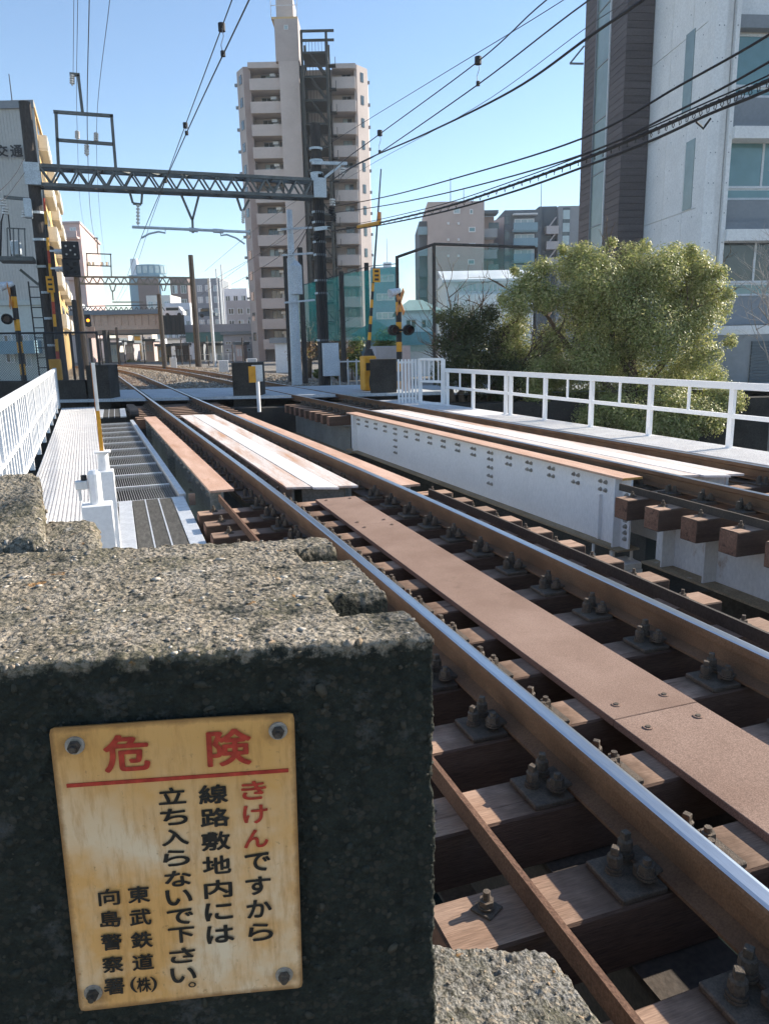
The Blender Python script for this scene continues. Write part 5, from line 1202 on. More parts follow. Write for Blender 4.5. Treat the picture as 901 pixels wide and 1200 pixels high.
oseg(215, 305, 388, 399, 1.0, MT['greengirder'], 'girder'); oseg(190, 310, 381, 387.6, .9, MT['mauve'], 'parapet', .5); oseg(60, 310, 386, 387.5, 1.6, MT['slate2'], 'deck', 9.)
oseg(118, 127, 386, 430, .5, MT['black'], 'pier', 1.2); oseg(260, 272, 399, 432, 1.2, MT['slate'], 'pier', 1.2)
oseg(193, 220, 370, 392, -1.2, MT['polec'], 'mesh_screen', .1)
for k in range(6): oseg(193.5+k*5, 194.2+k*5, 369.5, 392.5, -1.3, MT['steel'], 'screen_post', .09)
def vehicle(label, x0, x1, y0, y1, s, mat, van):
    f = Face(x0, s, y=370); a, zt_ = f.at(x0, y0); b_, zb_ = f.at(x1, y1); Lc = b_-a; H = zt_-zb_
    t = thing('van' if van else 'car', label, 'van' if van else 'car', tuple(f.o+Vector((0,0,zb_))))
    m = f.mb()
    prof = [(0,.18),(Lc,.18),(Lc,.55),(Lc*.93,.6),(Lc*.8,1),(.05,1),(0,.6)] if van else [(0,.2),(Lc,.2),(Lc,.5),(Lc*.8,.58),(Lc*.66,1),(Lc*.25,1),(Lc*.1,.6),(0,.55)]
    n = len(prof); vs = [(x, 0, zb_+z*H) for x, z in prof]+[(x, 1.7, zb_+z*H) for x, z in prof]
    m.add(vs, [tuple(range(n)), tuple(range(n, 2*n))[::-1]]+[(i, n+i, n+(i+1) % n, (i+1) % n) for i in range(n)]); part('body', m, mat, t)
    m = f.mb(); m.box(Lc*.15, Lc*(.78 if van else .62), -.02, -.001, zb_+.62*H, zb_+.9*H); part('window', m, MT['glass'], t)
    for x in (.2, .8): m = f.mb(); m.cyl((Lc*x, -.03, zb_+.2*H), (Lc*x, .2, zb_+.2*H), H*.2, H*.2, 12); part('wheel', m, MT['black'], t)
vehicle('white van driving across the overpass near the mesh panel', 192, 216, 359.5, 371, 102, MT['carwhite'], True)
vehicle('dark car driving on the overpass right of the tall bare pole', 233, 253, 361, 372, 102, MT['slate'], False)
vehicle('pale car on the overpass beyond the left signals', 80, 103, 356, 365.5, 102.5, MT['carwhite'], False)
# ------------------------------------------------------------------ overhead line gantries
def PY(x, y, Y):
    d = ray(x, y); return CO + d*(Y/d.y)
def PXp(x, y, X):
    d = ray(x, y); return CO + d*(X/d.x)
def pole(mb, p, r0, r1, z0, z1, n=14): mb.cyl((p.x, p.y, z0), (p.x, p.y, z1), r0, r1, n)
PL = PS(50, 300, 24.6); GY = PL.y; PR = PY(376, 330, GY)
gn = thing('line_gantry', 'nearer lattice gantry spanning both tracks between two dark poles', 'gantry', (PL.x, GY, GZ))
m = M(); pole(m, PL, .20, .17, GZ, PY(33, 120, GY).z); part('pole', m, MT['polec'], gn)
m = M(); pole(m, PR, .21, .17, GZ, PY(371, 145, GY).z); part('pole', m, MT['polec'], gn)
for pp, ys_ in ((PL, (230, 262, 290, 318, 345, 372, 400)), (PR, (176, 190, 205, 250, 262, 285, 300, 330, 345, 400))):
    for yy in ys_: z = PY(370, yy, GY).z; m = M(); m.cyl((pp.x, pp.y, z), (pp.x, pp.y, z+.07), .225, .225, 14); part('pole_band', m, MT['gantryplate'], gn)
zt1 = PY(45, 196, GY).z; zb1 = PY(47, 218, GY).z; wg_ = .28
for yo in (-wg_, wg_):
    for z in (zt1, zb1):
        m = M(); m.bar((PL.x-.1, GY+yo, z), (PR.x+.1, GY+yo, z), .09, .10); part('chord', m, MT['gantry'], gn)
    n = 16; L_ = PR.x-PL.x
    for k in range(n):
        a = PL.x+.25+(L_-.5)*k/n; b_ = PL.x+.25+(L_-.5)*(k+.5)/n; c = PL.x+.25+(L_-.5)*(k+1)/n
        m = M(); m.bar((a, GY+yo, zt1-.05), (b_, GY+yo, zb1+.05), .07, .05); part('diagonal', m, MT['gantry'], gn)
        m = M(); m.bar((b_, GY+yo, zb1+.05), (c, GY+yo, zt1-.05), .07, .05); part('diagonal', m, MT['gantry'], gn)
for k in range(20):
    x = PL.x+.25+(L_-.5)*k/19
    for z in (zt1, zb1): m = M(); m.bar((x, GY-wg_+.05, z), (x+(.4 if k % 2 else -.0), GY+wg_-.05, z), .05); part('cross_tie', m, MT['gantry'], gn)
for pp in (PL, PR): m = M(); m.box(pp.x-.22, pp.x+.22, GY-wg_-.10, GY-wg_-.055, zb1-.03, zt1+.06); part('gusset_plate', m, MT['gantryplate'], gn)
q = lambda x, y: Vector((PY(x, y, GY).x, GY, PY(x, y, GY).z))
fr = [((66,132),(69,196),.09),((131,135),(136,197),.09),((63,131),(133,136),.09),((67,164),(133,169),.09),((97,131),(92,88),.09),((94,88),(82,87),.09)]
for a, b_, w_ in fr: m = M(); m.bar(q(*a), q(*b_), w_); part('top_frame', m, MT['gantry'], gn)
for (x, y, h) in ((85, 88, 11), (91, 154, 9), (113, 156, 10), (102, 170, 12)):
    m = M(); 
    for k in range(4): a = q(x, y+h*k/4); b_ = q(x, y+h*(k+.6)/4); m.cyl(a, b_, .075, .075, 10)
    m.cyl(q(x, y-1), q(x, y+h+1), .03, .03, 8); part('insulator', m, MT['porc'] if k % 2 else MT['polec'], gn)
for a, b_ in (((152,224),(156,238)),((156,238.5),(166,239.5)),((166,239),(167,225)),((213,229),(225,257)),((233,230),(226,257)),((225.7,256),(226.3,273)),((278,232),(283,247)),((292,234),(285,247))):
    m = M(); m.bar(q(*a), q(*b_), .07); part('hanger', m, MT['gantry'], gn)
for (x, y0, y1) in ((162, 240, 264), (285, 247, 262)):
    m = M()
    for k in range(6): m.cyl(q(x, y0+(y1-y0)*k/6), q(x, y0+(y1-y0)*(k+.5)/6), .06, .06, 10)
    m.cyl(q(x, y0), q(x, y1), .025, .025, 8); part('insulator', m, MT['porc'], gn)
m = M(); m.cyl(q(155, 266), q(293, 272), .045, .045, 10); part('registration_tube', m, MT['gantryplate'], gn)
m = M()
for a, b_ in ((222,232),(250,262)): m.cyl(q(a, 269+(a-222)*.045), q(b_, 269.4+(b_-222)*.045), .07, .07, 10)
part('tube_insulator', m, MT['gantryplate'], gn)
m = M(); m.tube([q(194,268), q(194,273), q(186,271.5), q(175,274), q(166,279)], .03, 8); part('registration_arm', m, MT['gantryplate'], gn)
m = M(); m.tube([q(259,271), q(259,276), q(266,275), q(277,279), q(287,286)], .03, 8); part('registration_arm', m, MT['gantryplate'], gn)
# equipment on the right pole
for a, b_, w_ in (((363,193),(404,194),.10),((378,210),(396,196),.08),((366,270),(384,268),.12),((366,205),(366,214),.2)):
    m = M(); m.bar(q(*a)+Vector((0,-.28,0)), q(*b_)+Vector((0,-.28,0)), w_); part('cross_arm', m, MT['gantryplate'], gn)
for (x, y) in ((399, 199), (368, 275), (387, 235), (386, 244), (388, 253), (383, 262)):
    m = M()
    for k in range(3): m.cyl(q(x, y+k*3)+Vector((0,-.28,0)), q(x, y+k*3+1.8)+Vector((0,-.28,0)), .1, .1, 10)
    part('insulator', m, MT['porc'] if y < 240 else MT['cable'], gn)
m = M(); p = q(374, 420); m.box(p.x+.05, p.x+.6, GY-.5, GY-.25, PY(385, 440, GY).z, PY(385, 402, GY).z); part('cabinet', m, MT['polew'], gn)
m = M()
for k in range(5): m.cyl((PR.x-.15+.07*k, GY-.23, GZ), (PR.x-.15+.07*k, GY-.23, PY(370, 240-k*9, GY).z), .025, .025, 6)
part('conduit', m, MT['cable'], gn)
# left pole equipment
m = M(); a, b_ = q(2, 303), q(42, 306); m.box(a.x, b_.x, GY-.7, GY+.3, a.z-.12, a.z); part('platform', m, MT['gantry'], gn)
m = M(); m.bar(q(24, 316), q(46, 334), .08); part('platform_brace', m, MT['gantry'], gn)
m = M()
for x in (13, 20, 26, 33): m.bar(q(x, 303)+Vector((0,-.65,0)), q(x-1, 271)+Vector((0,-.65,0)), .035)
m.bar(q(12, 271)+Vector((0,-.65,0)), q(33, 272)+Vector((0,-.65,0)), .035); part('platform_rail', m, MT['gantry'], gn)
m = M(); a, b_ = q(16, 301), q(26, 284); m.bbox(a.x, b_.x, GY-.45, GY-.05, a.z, b_.z, .03); part('transformer', m, MT['gantryplate'], gn)
m = M(); m.bar(q(5, 231), q(50, 235), .09); part('cross_arm', m, MT['gantry'], gn)
for (x, y) in ((4, 233), (7, 243), (30, 247)):
    m = M(); 
    for k in range(3): m.cyl(q(x, y+k*3), q(x, y+k*3+2), .1, .1, 8)
    part('insulator', m, MT['porc'], gn)
m = M(); a, b_ = q(32, 258), q(38, 236); m.bbox(a.x, b_.x, GY-.55, GY-.25, a.z, b_.z, .02); part('cabinet', m, MT['gantryplate'], gn)
m = M(); m.tube([q(1,300), q(2,260), q(6,245)], .03, 6); m.tube([q(14,300), q(12,270), q(10,250)], .02, 6); part('cable_drop', m, MT['cable'], gn)
# further gantry
GY2 = 66.0; q2 = lambda x, y: Vector((PY(x, y, GY2).x, GY2, PY(x, y, GY2).z))
g2 = thing('line_gantry', 'smaller further lattice gantry over the tracks ending at the tall bare pole', 'gantry', tuple(q2(97, 400)))
A = q2(96, 380); B = q2(229.5, 380)
m = M(); pole(m, B, .27, .20, GZ, q2(227, 299).z, 10); part('pole', m, MT['polec'], g2)
m = M(); pole(m, A, .26, .22, GZ, q2(92, 318).z, 10); part('pole', m, MT['polec'], g2)
zt2, zb2 = q2(160, 325).z, q2(160, 333).z
for z in (zt2, zb2): m = M(); m.bar((A.x, GY2, z), (B.x, GY2, z), .14); part('chord', m, MT['gantry'], g2)
n = 15
for k in range(n):
    a = A.x+(B.x-A.x)*k/n; b_ = A.x+(B.x-A.x)*(k+.5)/n; c = A.x+(B.x-A.x)*(k+1)/n
    m = M(); m.bar((a,GY2,zt2),(b_,GY2,zb2),.09); m.bar((b_,GY2,zb2),(c,GY2,zt2),.09); part('diagonal', m, MT['gantry'], g2)
for a, b_ in (((102,297),(103,325)),((130,298),(131,325)),((101,297),(131,298)),((102,311),(131,312)),((115,297),(114,279)),((115,279),(110,279)),((129,334),(131,341)),((131,341),(134,341)),((134,341),(136,334)),((132,341),(133,352)),((132,354),(168,354)),((189,334),(191,341)),((193,341),(195,334))):
    m = M(); m.bar(q2(*a), q2(*b_), .09); part('top_frame', m, MT['gantry'], g2)
for x in (105, 110, 120, 126): m = M(); m.cyl(q2(x, 311), q2(x, 307), .12, .1, 8); part('insulator', m, MT['porc'], g2)
# single poles and masts
def mast(name, label, cat, x, y0, s, r, mat, y1=None, grp=None):
    p = PS(x, 400, s); m = M(); zt_ = PS(x, y0, s).z; pole(m, p, r*1.08, r*.92, GZ, zt_, 12)
    m.cyl((p.x, p.y, zt_), (p.x, p.y, zt_+r*.3), r*.92, r*.5, 12)
    return lone(name, m, mat, label, cat, grp, (p.x, p.y, GZ))
mast('line_pole', 'dark pole in front of the mesh screen on the overpass', 'pole', 191, 345, 58, .17, MT['polec'])
mast('lamp_mast', 'slim pale mast between the tall bare pole and the taupe tower', 'mast', 250, 326, 70, .13, MT['polew'])
mast('line_pole', 'thin dark pole left of the mesh screen under the overpass', 'pole', 138, 384, 80, .13, MT['polec'])
mast('lamp_mast', 'thin mast over the roofs left of the taupe tower', 'mast', 265, 310, 110, .10, MT['galv'])
mast('lamp_mast', 'thin mast with a lamp head beside the taupe tower edge', 'mast', 259, 315, 110, .10, MT['galv'])
t = thing('power_pole', 'white steel power pole with a rounded cover left of the right gantry pole', 'pole', tuple(PS(346, 400, 30)))
p = PS(346, 400, 30); m = M(); pole(m, p, .21, .17, GZ, PS(345, 303, 30).z); part('pole', m, MT['polew'], t)
m = M(); pole(m, p, .13, .10, PS(345, 303, 30).z, PS(338, 246, 30).z); part('upper_pole', m, MT['polew'], t)
m = M(); a = PS(350, 330, 30); m.cyl((p.x+.12, p.y-.1, PS(345, 345, 30).z), (p.x+.12, p.y-.1, PS(345, 312, 30).z), .24, .24, 16); m.cyl((p.x+.12, p.y-.1, PS(345, 312, 30).z), (p.x+.12, p.y-.1, PS(345, 306, 30).z), .24, .08, 16); part('cover', m, MT['polew'], t)
for y in (270, 300, 355): m = M(); z = PS(345, y, 30).z; m.bar((p.x-.4, p.y-.2, z), (p.x+.8, p.y-.2, z+.1), .07); part('cross_arm', m, MT['polew'], t)

# ------------------------------------------------------------------ crossing gear
def striped(par, p, z0, z1, r, cols, n, nm='stripe', top=None, lean=0.0):
    for k in range(n):
        a = z0+(z1-z0)*k/n; b_ = z0+(z1-z0)*(k+1)/n
        m = M(); m.cyl((p.x, p.y, a+.0015), (p.x, p.y, b_), r, r, 10); part(nm, m, MT[cols[k % len(cols)]], par)
def alarm(label, x, ytop, ybot, s, lampsides, xs):
    p = PS(x, 400, s); t = thing('crossing_alarm', label, 'crossing signal', (p.x, p.y, GZ)); zt_ = PS(x, ytop, s).z
    striped(t, p, GZ, zt_, .085, ('black', 'yellow'), 11)
    zl = PS(x, ybot, s).z
    for sg in lampsides:
        m = M(); m.cyl((p.x+sg*.24, p.y-.22, zl), (p.x+sg*.24, p.y-.10, zl), .16, .16, 18); m.cyl((p.x+sg*.24, p.y-.40, zl), (p.x+sg*.24, p.y-.221, zl), .115, .10, 16, False); o = part('lamp', m, MT['black'], t)
        m = M(); m.cyl((p.x+sg*.24, p.y-.25, zl), (p.x+sg*.24, p.y-.235, zl), .095, .095, 16); part('lens', m, MT['ledred'], o)
        m = M(); m.bar((p.x, p.y-.1, zl), (p.x+sg*.3, p.y-.1, zl), .06); part('lamp_arm', m, MT['black'], t)
    zx = PS(x, xs, s).z
    for sg in (-1, 1):
        m = M(); m.bar((p.x-.07, p.y-.10-sg*.33-.2, zx-.33), (p.x-.07, p.y-.10+sg*.33-.2, zx+.33), .02, .15, up=(0,sg*-.7,.7)); part('crossbuck', m, MT['orange'], t)
    m = M(); m.cyl((p.x-.32, p.y-.15, zt_-.06), (p.x+.03, p.y-.05, zt_+.04), .13, .07, 12); part('horn', m, MT['polew'], t)
    return t, p
t, p = alarm('black and yellow striped crossing signal behind the left wire fence', 23, 334, 374, 23.4, (-1,), 348)
m = M(); 
for k in range(12): m.bar((p.x+.45, p.y, GZ+.3*k+.3), (p.x+.75, p.y, GZ+.3*k+.3), .03)
for x in (.45, .75): m.bar((p.x+x, p.y, GZ), (p.x+x, p.y, 3.4), .04)
part('ladder', m, MT['black'], t)
alarm('black and yellow striped crossing signal beside the dark bush on the right', 467.5, 342, 387, 23.2, (-1, 1), 355)
def barrier(label, x0, y0, x1, y1, s, cols, nstr, ystr, tags):
    p0 = PS(x1, y1, s); p1 = PS(x0, y0, s); t = thing('crossing_barrier', label, 'crossing barrier', tuple(p0))
    ps = PS(x1+(x0-x1)*(y1-ystr)/(y1-y0), ystr, s)
    for k in range(nstr):
        a = p0.lerp(ps, k/nstr); b_ = p0.lerp(ps, (k+.985)/nstr); m = M(); m.cyl(a, b_, .055-.02*k/nstr, .055-.02*(k+1)/nstr, 10); part('stripe', m, MT[cols[k % len(cols)]], t)
    m = M(); m.cyl(ps, p1, .034, .018, 8); part('rod_tip', m, MT['wire'], t)
    for (xx, ya, yb_, wd, mt) in tags:
        a = PS(xx, ya, s); b_ = PS(xx, yb_, s); m = M(); m.box(a.x-wd/2, a.x+wd/2, a.y-.09, a.y-.06, b_.z, a.z); o = part('tag_board', m, MT[mt], t)
        if yb_-ya > 12:
            for k in range(3): m = M(); z = b_.z+(a.z-b_.z)*(.2+.3*k); m.box(a.x-wd*.28, a.x+wd*.28, a.y-.094, a.y-.091, z-.03, z+.03); part('mark', m, MT['black'], o)
    return t, p0
t, p0 = barrier('raised yellow and black barrier rod above the yellow crossing machine', 446.5, 198, 432, 408, 22.8, ('black', 'yellow'), 9, 322, ((440,315,331,.22,'yellow'),(443.5,249,259,.10,'orange')))
m = M(); m.cyl(p0+Vector((0,0,-.28)), p0+Vector((0,0,-.02)), .20, .10, 12); m.cyl(p0+Vector((0,0,-.36)), p0+Vector((0,0,-.28)), .12, .20, 12); part('counterweight', m, MT['black'], t)
p = PS(433, 440, 22.6); t = thing('barrier_machine', 'yellow crossing barrier machine with black rectangles and a round cable loop', 'barrier machine', (p.x, p.y, GZ))
zt_ = PS(430, 417, 22.6).z
m = M(); m.bbox(p.x-.22, p.x+.16, p.y-.2, p.y+.25, .0, zt_, .03); part('housing', m, MT['yellow'], t)
m = M(); m.box(p.x+.165, p.x+.22, p.y-.18, p.y+.2, -.3, zt_-.15); part('back_plate', m, MT['black'], t)
m = M(); m.box(p.x-.12, p.x+.1, p.y-.15, p.y+.2, GZ, -.01); part('foot', m, MT['black'], t)
for k, (dx, dz) in enumerate(((-.10,.20),(.07,.36),(.08,.95))): m = M(); m.box(p.x+dx-.07, p.x+dx+.06, p.y-.212, p.y-.202, zt_-dz-.22, zt_-dz); part('black_panel', m, MT['black'], t)
m = M(); m.tube([Vector((p.x+.2+.28*math.cos(a), p.y-.26, .25+.45*math.sin(a))) for a in np.linspace(1.3, 5.0, 14)], .025, 6); part('cable_loop', m, MT['cable'], t)
t, p0 = barrier('raised striped barrier rod leaning beside the left gantry pole', 51, 222, 70, 440, 24.2, ('yellow', 'redpaint', 'yellow', 'black'), 14, 232, ((58.5,324,343,.22,'yellow'),))
p = PS(64, 430, 23.0); m = M(); m.bbox(p.x-.15, p.x+.2, p.y-.2, p.y+.2, GZ, PS(64, 421, 23).z, .03); lone('barrier_machine', m, MT['yellow'], 'orange yellow crossing machine half hidden behind the left wire fence', 'barrier machine', None, (p.x, p.y, GZ))
# colour light signals left
for lab, x, y, lit in (('upper square black signal head with five dim white lamps left of the tracks', 83, 293.5, True), ('lower square black signal head with no visible lamps left of the tracks', 84, 314, False)):
    p = PS(x, y, 24.0); t = thing('track_signal', lab, 'signal', tuple(p))
    m = M(); m.bbox(p.x-.25, p.x+.25, p.y-.06, p.y+.12, p.z-.26, p.z+.26, .02); part('backboard', m, MT['black'], t)
    m = M()
    for k in range(2): m.cyl((p.x-.35-.12*k, p.y+.2, p.z-.02), (p.x-.24-.12*k, p.y+.2, p.z-.02), .07, .09, 10)
    m.bar((p.x-.6, p.y+.2, p.z), (p.x, p.y+.2, p.z), .05); part('bracket', m, MT['galv'], t)
    for dx, dz in ((-.12,.12),(.12,.12),(0,0),(-.12,-.12),(.12,-.12)):
        m = M(); m.cyl((p.x+dx, p.y-.10, p.z+dz), (p.x+dx, p.y-.061, p.z+dz), .045, .05, 12, False); o = part('hood', m, MT['black'], t)
        if lit: m = M(); m.cyl((p.x+dx, p.y-.075, p.z+dz), (p.x+dx, p.y-.062, p.z+dz), .03, .03, 10); part('lens', m, MT['porc'], o)
mast('signal_pole', 'dark leaning signal pole carrying the two square signal heads', 'pole', 70, 290, 24.5, .15, MT['polec'])
mast('signal_pole', 'slim dark pole right of the signal pole behind the fence', 'pole', 92, 352, 27, .09, MT['polec'])
p = PS(103.5, 375.5, 40); t = thing('signal_lamp', 'small black signal with a lit amber lamp in front of the overpass', 'signal', tuple(p))
m = M(); m.bbox(p.x-.16, p.x+.16, p.y-.05, p.y+.15, p.z-.3, p.z+.3, .02); part('housing', m, MT['black'], t)
am = bpy.data.materials.new('amber_lamp_glow'); am.use_nodes = True; b_ = am.node_tree.nodes['Principled BSDF']; b_.inputs['Base Color'].default_value = (1,.5,.05,1); b_.inputs['Emission Color'].default_value = (1,.30,.02,1); b_.inputs['Emission Strength'].default_value = 1.3
m = M(); m.cyl((p.x, p.y-.10, p.z), (p.x, p.y-.051, p.z), .075, .08, 14); part('lens', m, am, t)
m = M(); m.cyl((p.x, p.y+.1, GZ), (p.x, p.y+.1, p.z-.3), .07, .07, 8); part('post', m, MT['black'], t)
p = PS(109, 388, 40); m = M(); m.box(p.x-.3, p.x+.1, p.y, p.y+.3, PS(109,396,40).z, PS(109,383,40).z); lone('equipment_box', m, MT['rustflange'], 'small rusty box under the amber lamp beside the overpass pier', 'equipment box', None, tuple(p))
# ------------------------------------------------------------------ wire fence on the far left
p0, p1 = PS(-30, 446, 22.2), PS(119, 446, 21.6); zt_ = PS(50, 389, 22).z; zb_ = PS(50, 448, 22).z
fe = thing('wire_fence', 'dark chain link fence with steel posts on the low wall at the far left', 'fence', tuple(p0))
d = (p1-p0); Lf = d.length; d.normalize(); n = int(Lf/.075); H = zt_-zb_
m = M(); p0z = Vector((p0.x, p0.y, zb_))
for k in range(-int(H/.075)-1, n):
    for sg in (1, -1):
        a0 = k*.075; t0 = 0; 
        x0_, x1_2 = (a0, a0+H) if sg > 0 else (a0+H, a0)
        za, zc = 0.0, H
        # clip to the panel
        lo, hi = 0.0, 1.0
        dx_ = x1_2-x0_
        if dx_ > 0: lo = max(lo, (0-x0_)/dx_); hi = min(hi, (Lf-x0_)/dx_)
        else: lo = max(lo, (Lf-x0_)/dx_); hi = min(hi, (0-x0_)/dx_)
        if hi-lo < .02: continue
        m.bar(p0z+d*(x0_+dx_*lo)+Vector((0,0,H*lo)), p0z+d*(x0_+dx_*hi)+Vector((0,0,H*hi)), .006)
part('wire_mesh', m, MT['wire'], fe, kind='stuff')
for k in range(6): pp = p0z+d*(Lf*k/5); m = M(); m.cyl(pp, pp+Vector((0,0,H+.03)), .035, .035, 8); part('post', m, MT['black'], fe)
for z in (0.05, H): m = M(); m.cyl(p0z+Vector((0,0,z)), p0z+d*Lf+Vector((0,0,z)), .028, .028, 8); part('rail', m, MT['black'], fe)
# ------------------------------------------------------------------ green ball nets
def netpanel(par, pts, mt='net'):
    vs = [Vector(p) for p in pts]; m = M(); nseg = 10; L_ = len(vs)
    for i in range(nseg+1):
        for j in range(nseg+1):
            u, v = i/nseg, j/nseg; p = (vs[0]*(1-u)+vs[1]*u)*(1-v)+(vs[3]*(1-u)+vs[2]*u)*v
            m.v.append(tuple(p+FH*(.12*math.sin(u*7+v*3)*math.sin(math.pi*u))))
    for i in range(nseg):
        for j in range(nseg): a = i*(nseg+1)+j; m.f.append((a, a+nseg+1, a+nseg+2, a+1)); m.mi.append(0)
    part('netting', m, MT[mt], par, smooth=True)
nt_ = thing('ball_net', 'green ball netting hung on dark posts in front of the taupe tower', 'net', tuple(PS(400, 440, 33)))
for x, y0, s in ((357, 290, 31), (403, 318, 33), (432, 308, 34), (340, 300, 33)):
    p = PS(x, 420, s); m = M(); pole(m, p, .11, .10, GZ, PS(x, y0, s).z, 10); part('post', m, MT['polec'], nt_)
netpanel(nt_, [PS(340,400,33), PS(403,399,33), PS(403,322,33), PS(340,338,33)])
netpanel(nt_, [PS(403.2,399,33), PS(466,399,34), PS(466,312,34), PS(403.2,321,33)])
m = M(); m.tube([PS(340,338,33), PS(403,321,33), PS(432,312,34), PS(466,309,34)], .02, 6); part('top_rope', m, MT['wire'], nt_)
n2 = thing('ball_net', 'green ball netting on a goal like steel frame left of the tree', 'net', tuple(PS(510, 440, 30)))
for x, y0, s in ((467, 300, 28), (509, 286, 27), (625, 290, 30)): p = PS(x, 420, s); m = M(); pole(m, p, .06, .06, GZ, PS(x, y0, s).z, 10); part('post', m, MT['polec'], n2)
m = M(); m.tube([PS(466,301,28), PS(509,286,27), PS(626,289.5,30)], .05, 10); part('top_bar', m, MT['polec'], n2)
netpanel(n2, [PS(467,412,28), PS(508.5,412,27), PS(508.5,289,27), PS(467,304,28)], 'netthin'); netpanel(n2, [PS(510,412,27), PS(622,412,30), PS(622,293,30), PS(510,289,27)], 'netthin')
# mesh frame and picket fence behind the white gate
def picket(label, x0, x1, ytop, ybot, s, step, mat, w_=.05, rails=True):
    p0, p1 = PS(x0, 440, s), PS(x1, 440, s); zt_ = PS((x0+x1)/2, ytop, s).z; zb_ = PS((x0+x1)/2, ybot, s).z
    t = thing('picket_fence', label, 'fence', (p0.x, p0.y, zb_)); L_ = (p1-p0).length; n = max(2, int(L_/step))
    for k in range(n+1): p = p0.lerp(p1, k/n); m = M(); m.box(p.x-w_/2, p.x+w_/2, p.y-.015, p.y+.015, zb_, zt_); part('picket', m, mat, t)
    for z in (zb_+.12, zt_-.08): m = M(); m.bar((p0.x, p0.y+.03, z), (p1.x, p1.y+.03, z), .05); part('rail', m, mat, t)
picket('white upright slatted fence panel at the far end of the right walkway', 467, 487, 421, 472, 20.1, .09, MT['white'])
picket('pale low picket fence behind the crossing machine', 388, 428, 421, 456, 27.5, .28, MT['galv'])
t = thing('gate', 'small white gate with upright bars above an open lower half beside the slatted panel', 'gate', tuple(PS(505, 470, 19.6)))
a, b_ = PS(492, 440, 19.6), PS(519, 440, 19.0); zt_, zm_, zb_ = PS(505, 421, 19.3).z, PS(505, 447, 19.3).z, PS(505, 474, 19.3).z
for f_ in (0, 1): p = a.lerp(b_, f_); m = M(); m.box(p.x-.045, p.x+.045, p.y-.04, p.y+.04, zb_, zt_); part('post', m, MT['white'], t)
for z in (zt_, zm_, zb_+.03): m = M(); m.bar(Vector((a.x, a.y, z)), Vector((b_.x, b_.y, z)), .06); part('rail', m, MT['white'], t)
for k in range(1, 5): p = a.lerp(b_, k/5); m = M(); m.box(p.x-.014, p.x+.014, p.y-.014, p.y+.014, zm_, zt_); part('bar', m, MT['white'], t)
p = PS(458, 425, 24); m = M(); m.bbox(p.x-.5, p.x+.4, p.y, p.y+.6, GZ, PS(478, 405, 24).z, .02); lone('equipment_cabinet', m, MT['mauve'], 'grey mauve cabinet behind the right crossing signal', 'cabinet', None, tuple(p))
p = PS(477, 412, 22); m = M(); m.box(p.x-.13, p.x+.1, p.y, p.y+.03, GZ, PS(477, 405, 22).z); lone('notice_board', m, MT['pinkwh'], 'small upright pinkish board just behind the white slatted panel', 'board', None, tuple(p))
# ------------------------------------------------------------------ overhead wires
def cr_(pts, n=8):
    pts = [Vector(p) for p in pts]; out = []
    for i in range(len(pts)-1):
        p0 = pts[max(i-1,0)]; p1 = pts[i]; p2 = pts[i+1]; p3 = pts[min(i+2, len(pts)-1)]
        for k in range(n):
            t_ = k/n; out.append(.5*((2*p1)+(p2-p0)*t_+(2*p0-5*p1+4*p2-p3)*t_*t_+(3*p1-p0-3*p2+p3)*t_**3))
    return out+[pts[-1]]
def wire(label, pts, r, mat='cable', name='overhead_cable', cat='cable', grp='cables overhead'):
    c = cr_(pts)
    if grp == 'cables overhead' and c[-1].y < 12: c.append(c[-1]+(c[-1]-c[-6]).normalized()*18)
    if grp in ('contact lines', 'feeder wires') and 'further' not in label: c.insert(0, c[0]+(c[0]-c[4]).normalized()*14)
    m = M(); m.tube(c, r*.74, 6); o = lone(name, m, MT[mat], label, cat, grp, tuple(c[0])); return o, c
S = lambda *a: [PS(*q_) for q_ in a]
wire('thick black cable climbing steeply from the right gantry pole to the top edge', S((386,213,27.9),(412,196,24),(440,182,20),(500,156,15.5),(600,106,11.6),(690,43,9.4),(757,-3,8.2),(900,-110,6.6)), .021)
wire('black cable crossing the brown boarded block at the upper height, second below the steep one', S((386,243,27.9),(450,231,20),(540,207,14.8),(680,163,10.8),(800,98,8.8),(905,38,7.6),(1050,-60,6.4)), .017)
wire('black cable just above the thick lashed bundle', S((386,250,27.9),(450,241,20),(540,222,14.8),(680,182,10.8),(800,127,8.8),(905,70,7.6),(1050,-20,6.4)), .016)
ob, cD = wire('thickest black cable of the lashed bundle running to the right edge', S((388,271,27.9),(420,266,24),(450,260,20),(520,243,15.4),(600,217,12.4),(680,188,10.8),(760,155,9.5),(830,124,8.6),(905,92,7.8),(1050,20,6.6)), .026)
o2, cE = wire('lower black cable of the lashed bundle, sagging just under the thickest one', S((420,268,24),(450,263,20),(520,248,15.4),(600,225,12.4),(680,197,10.8),(760,166,9.5),(830,134,8.6),(905,103,7.8),(1050,32,6.6)), .021)
wire('thin black cable twisted along the top of the lashed bundle', S((420,262,24),(450,256,20),(520,239,15.4),(600,212.5,12.4),(680,183,10.8),(760,150,9.5),(830,119,8.6),(905,86,7.8),(1050,14,6.6)), .011)
m = M(); L_ = len(cD)-1; h = []
for i in range(0, (L_-3)*6):
    a = cD[i//6].lerp(cD[i//6+1], (i % 6)/6); h.append(a+Vector((0, .045*math.cos(i*1.1), .045*math.sin(i*1.1)-.02)))
m.tube(h, .006, 4); part('lashing_wire', m, MT['cable'], ob) if False else lone('lashing_wire', m, MT['cable'], 'thin lashing wire wound round the thick cable bundle', 'cable', None, tuple(h[0]))
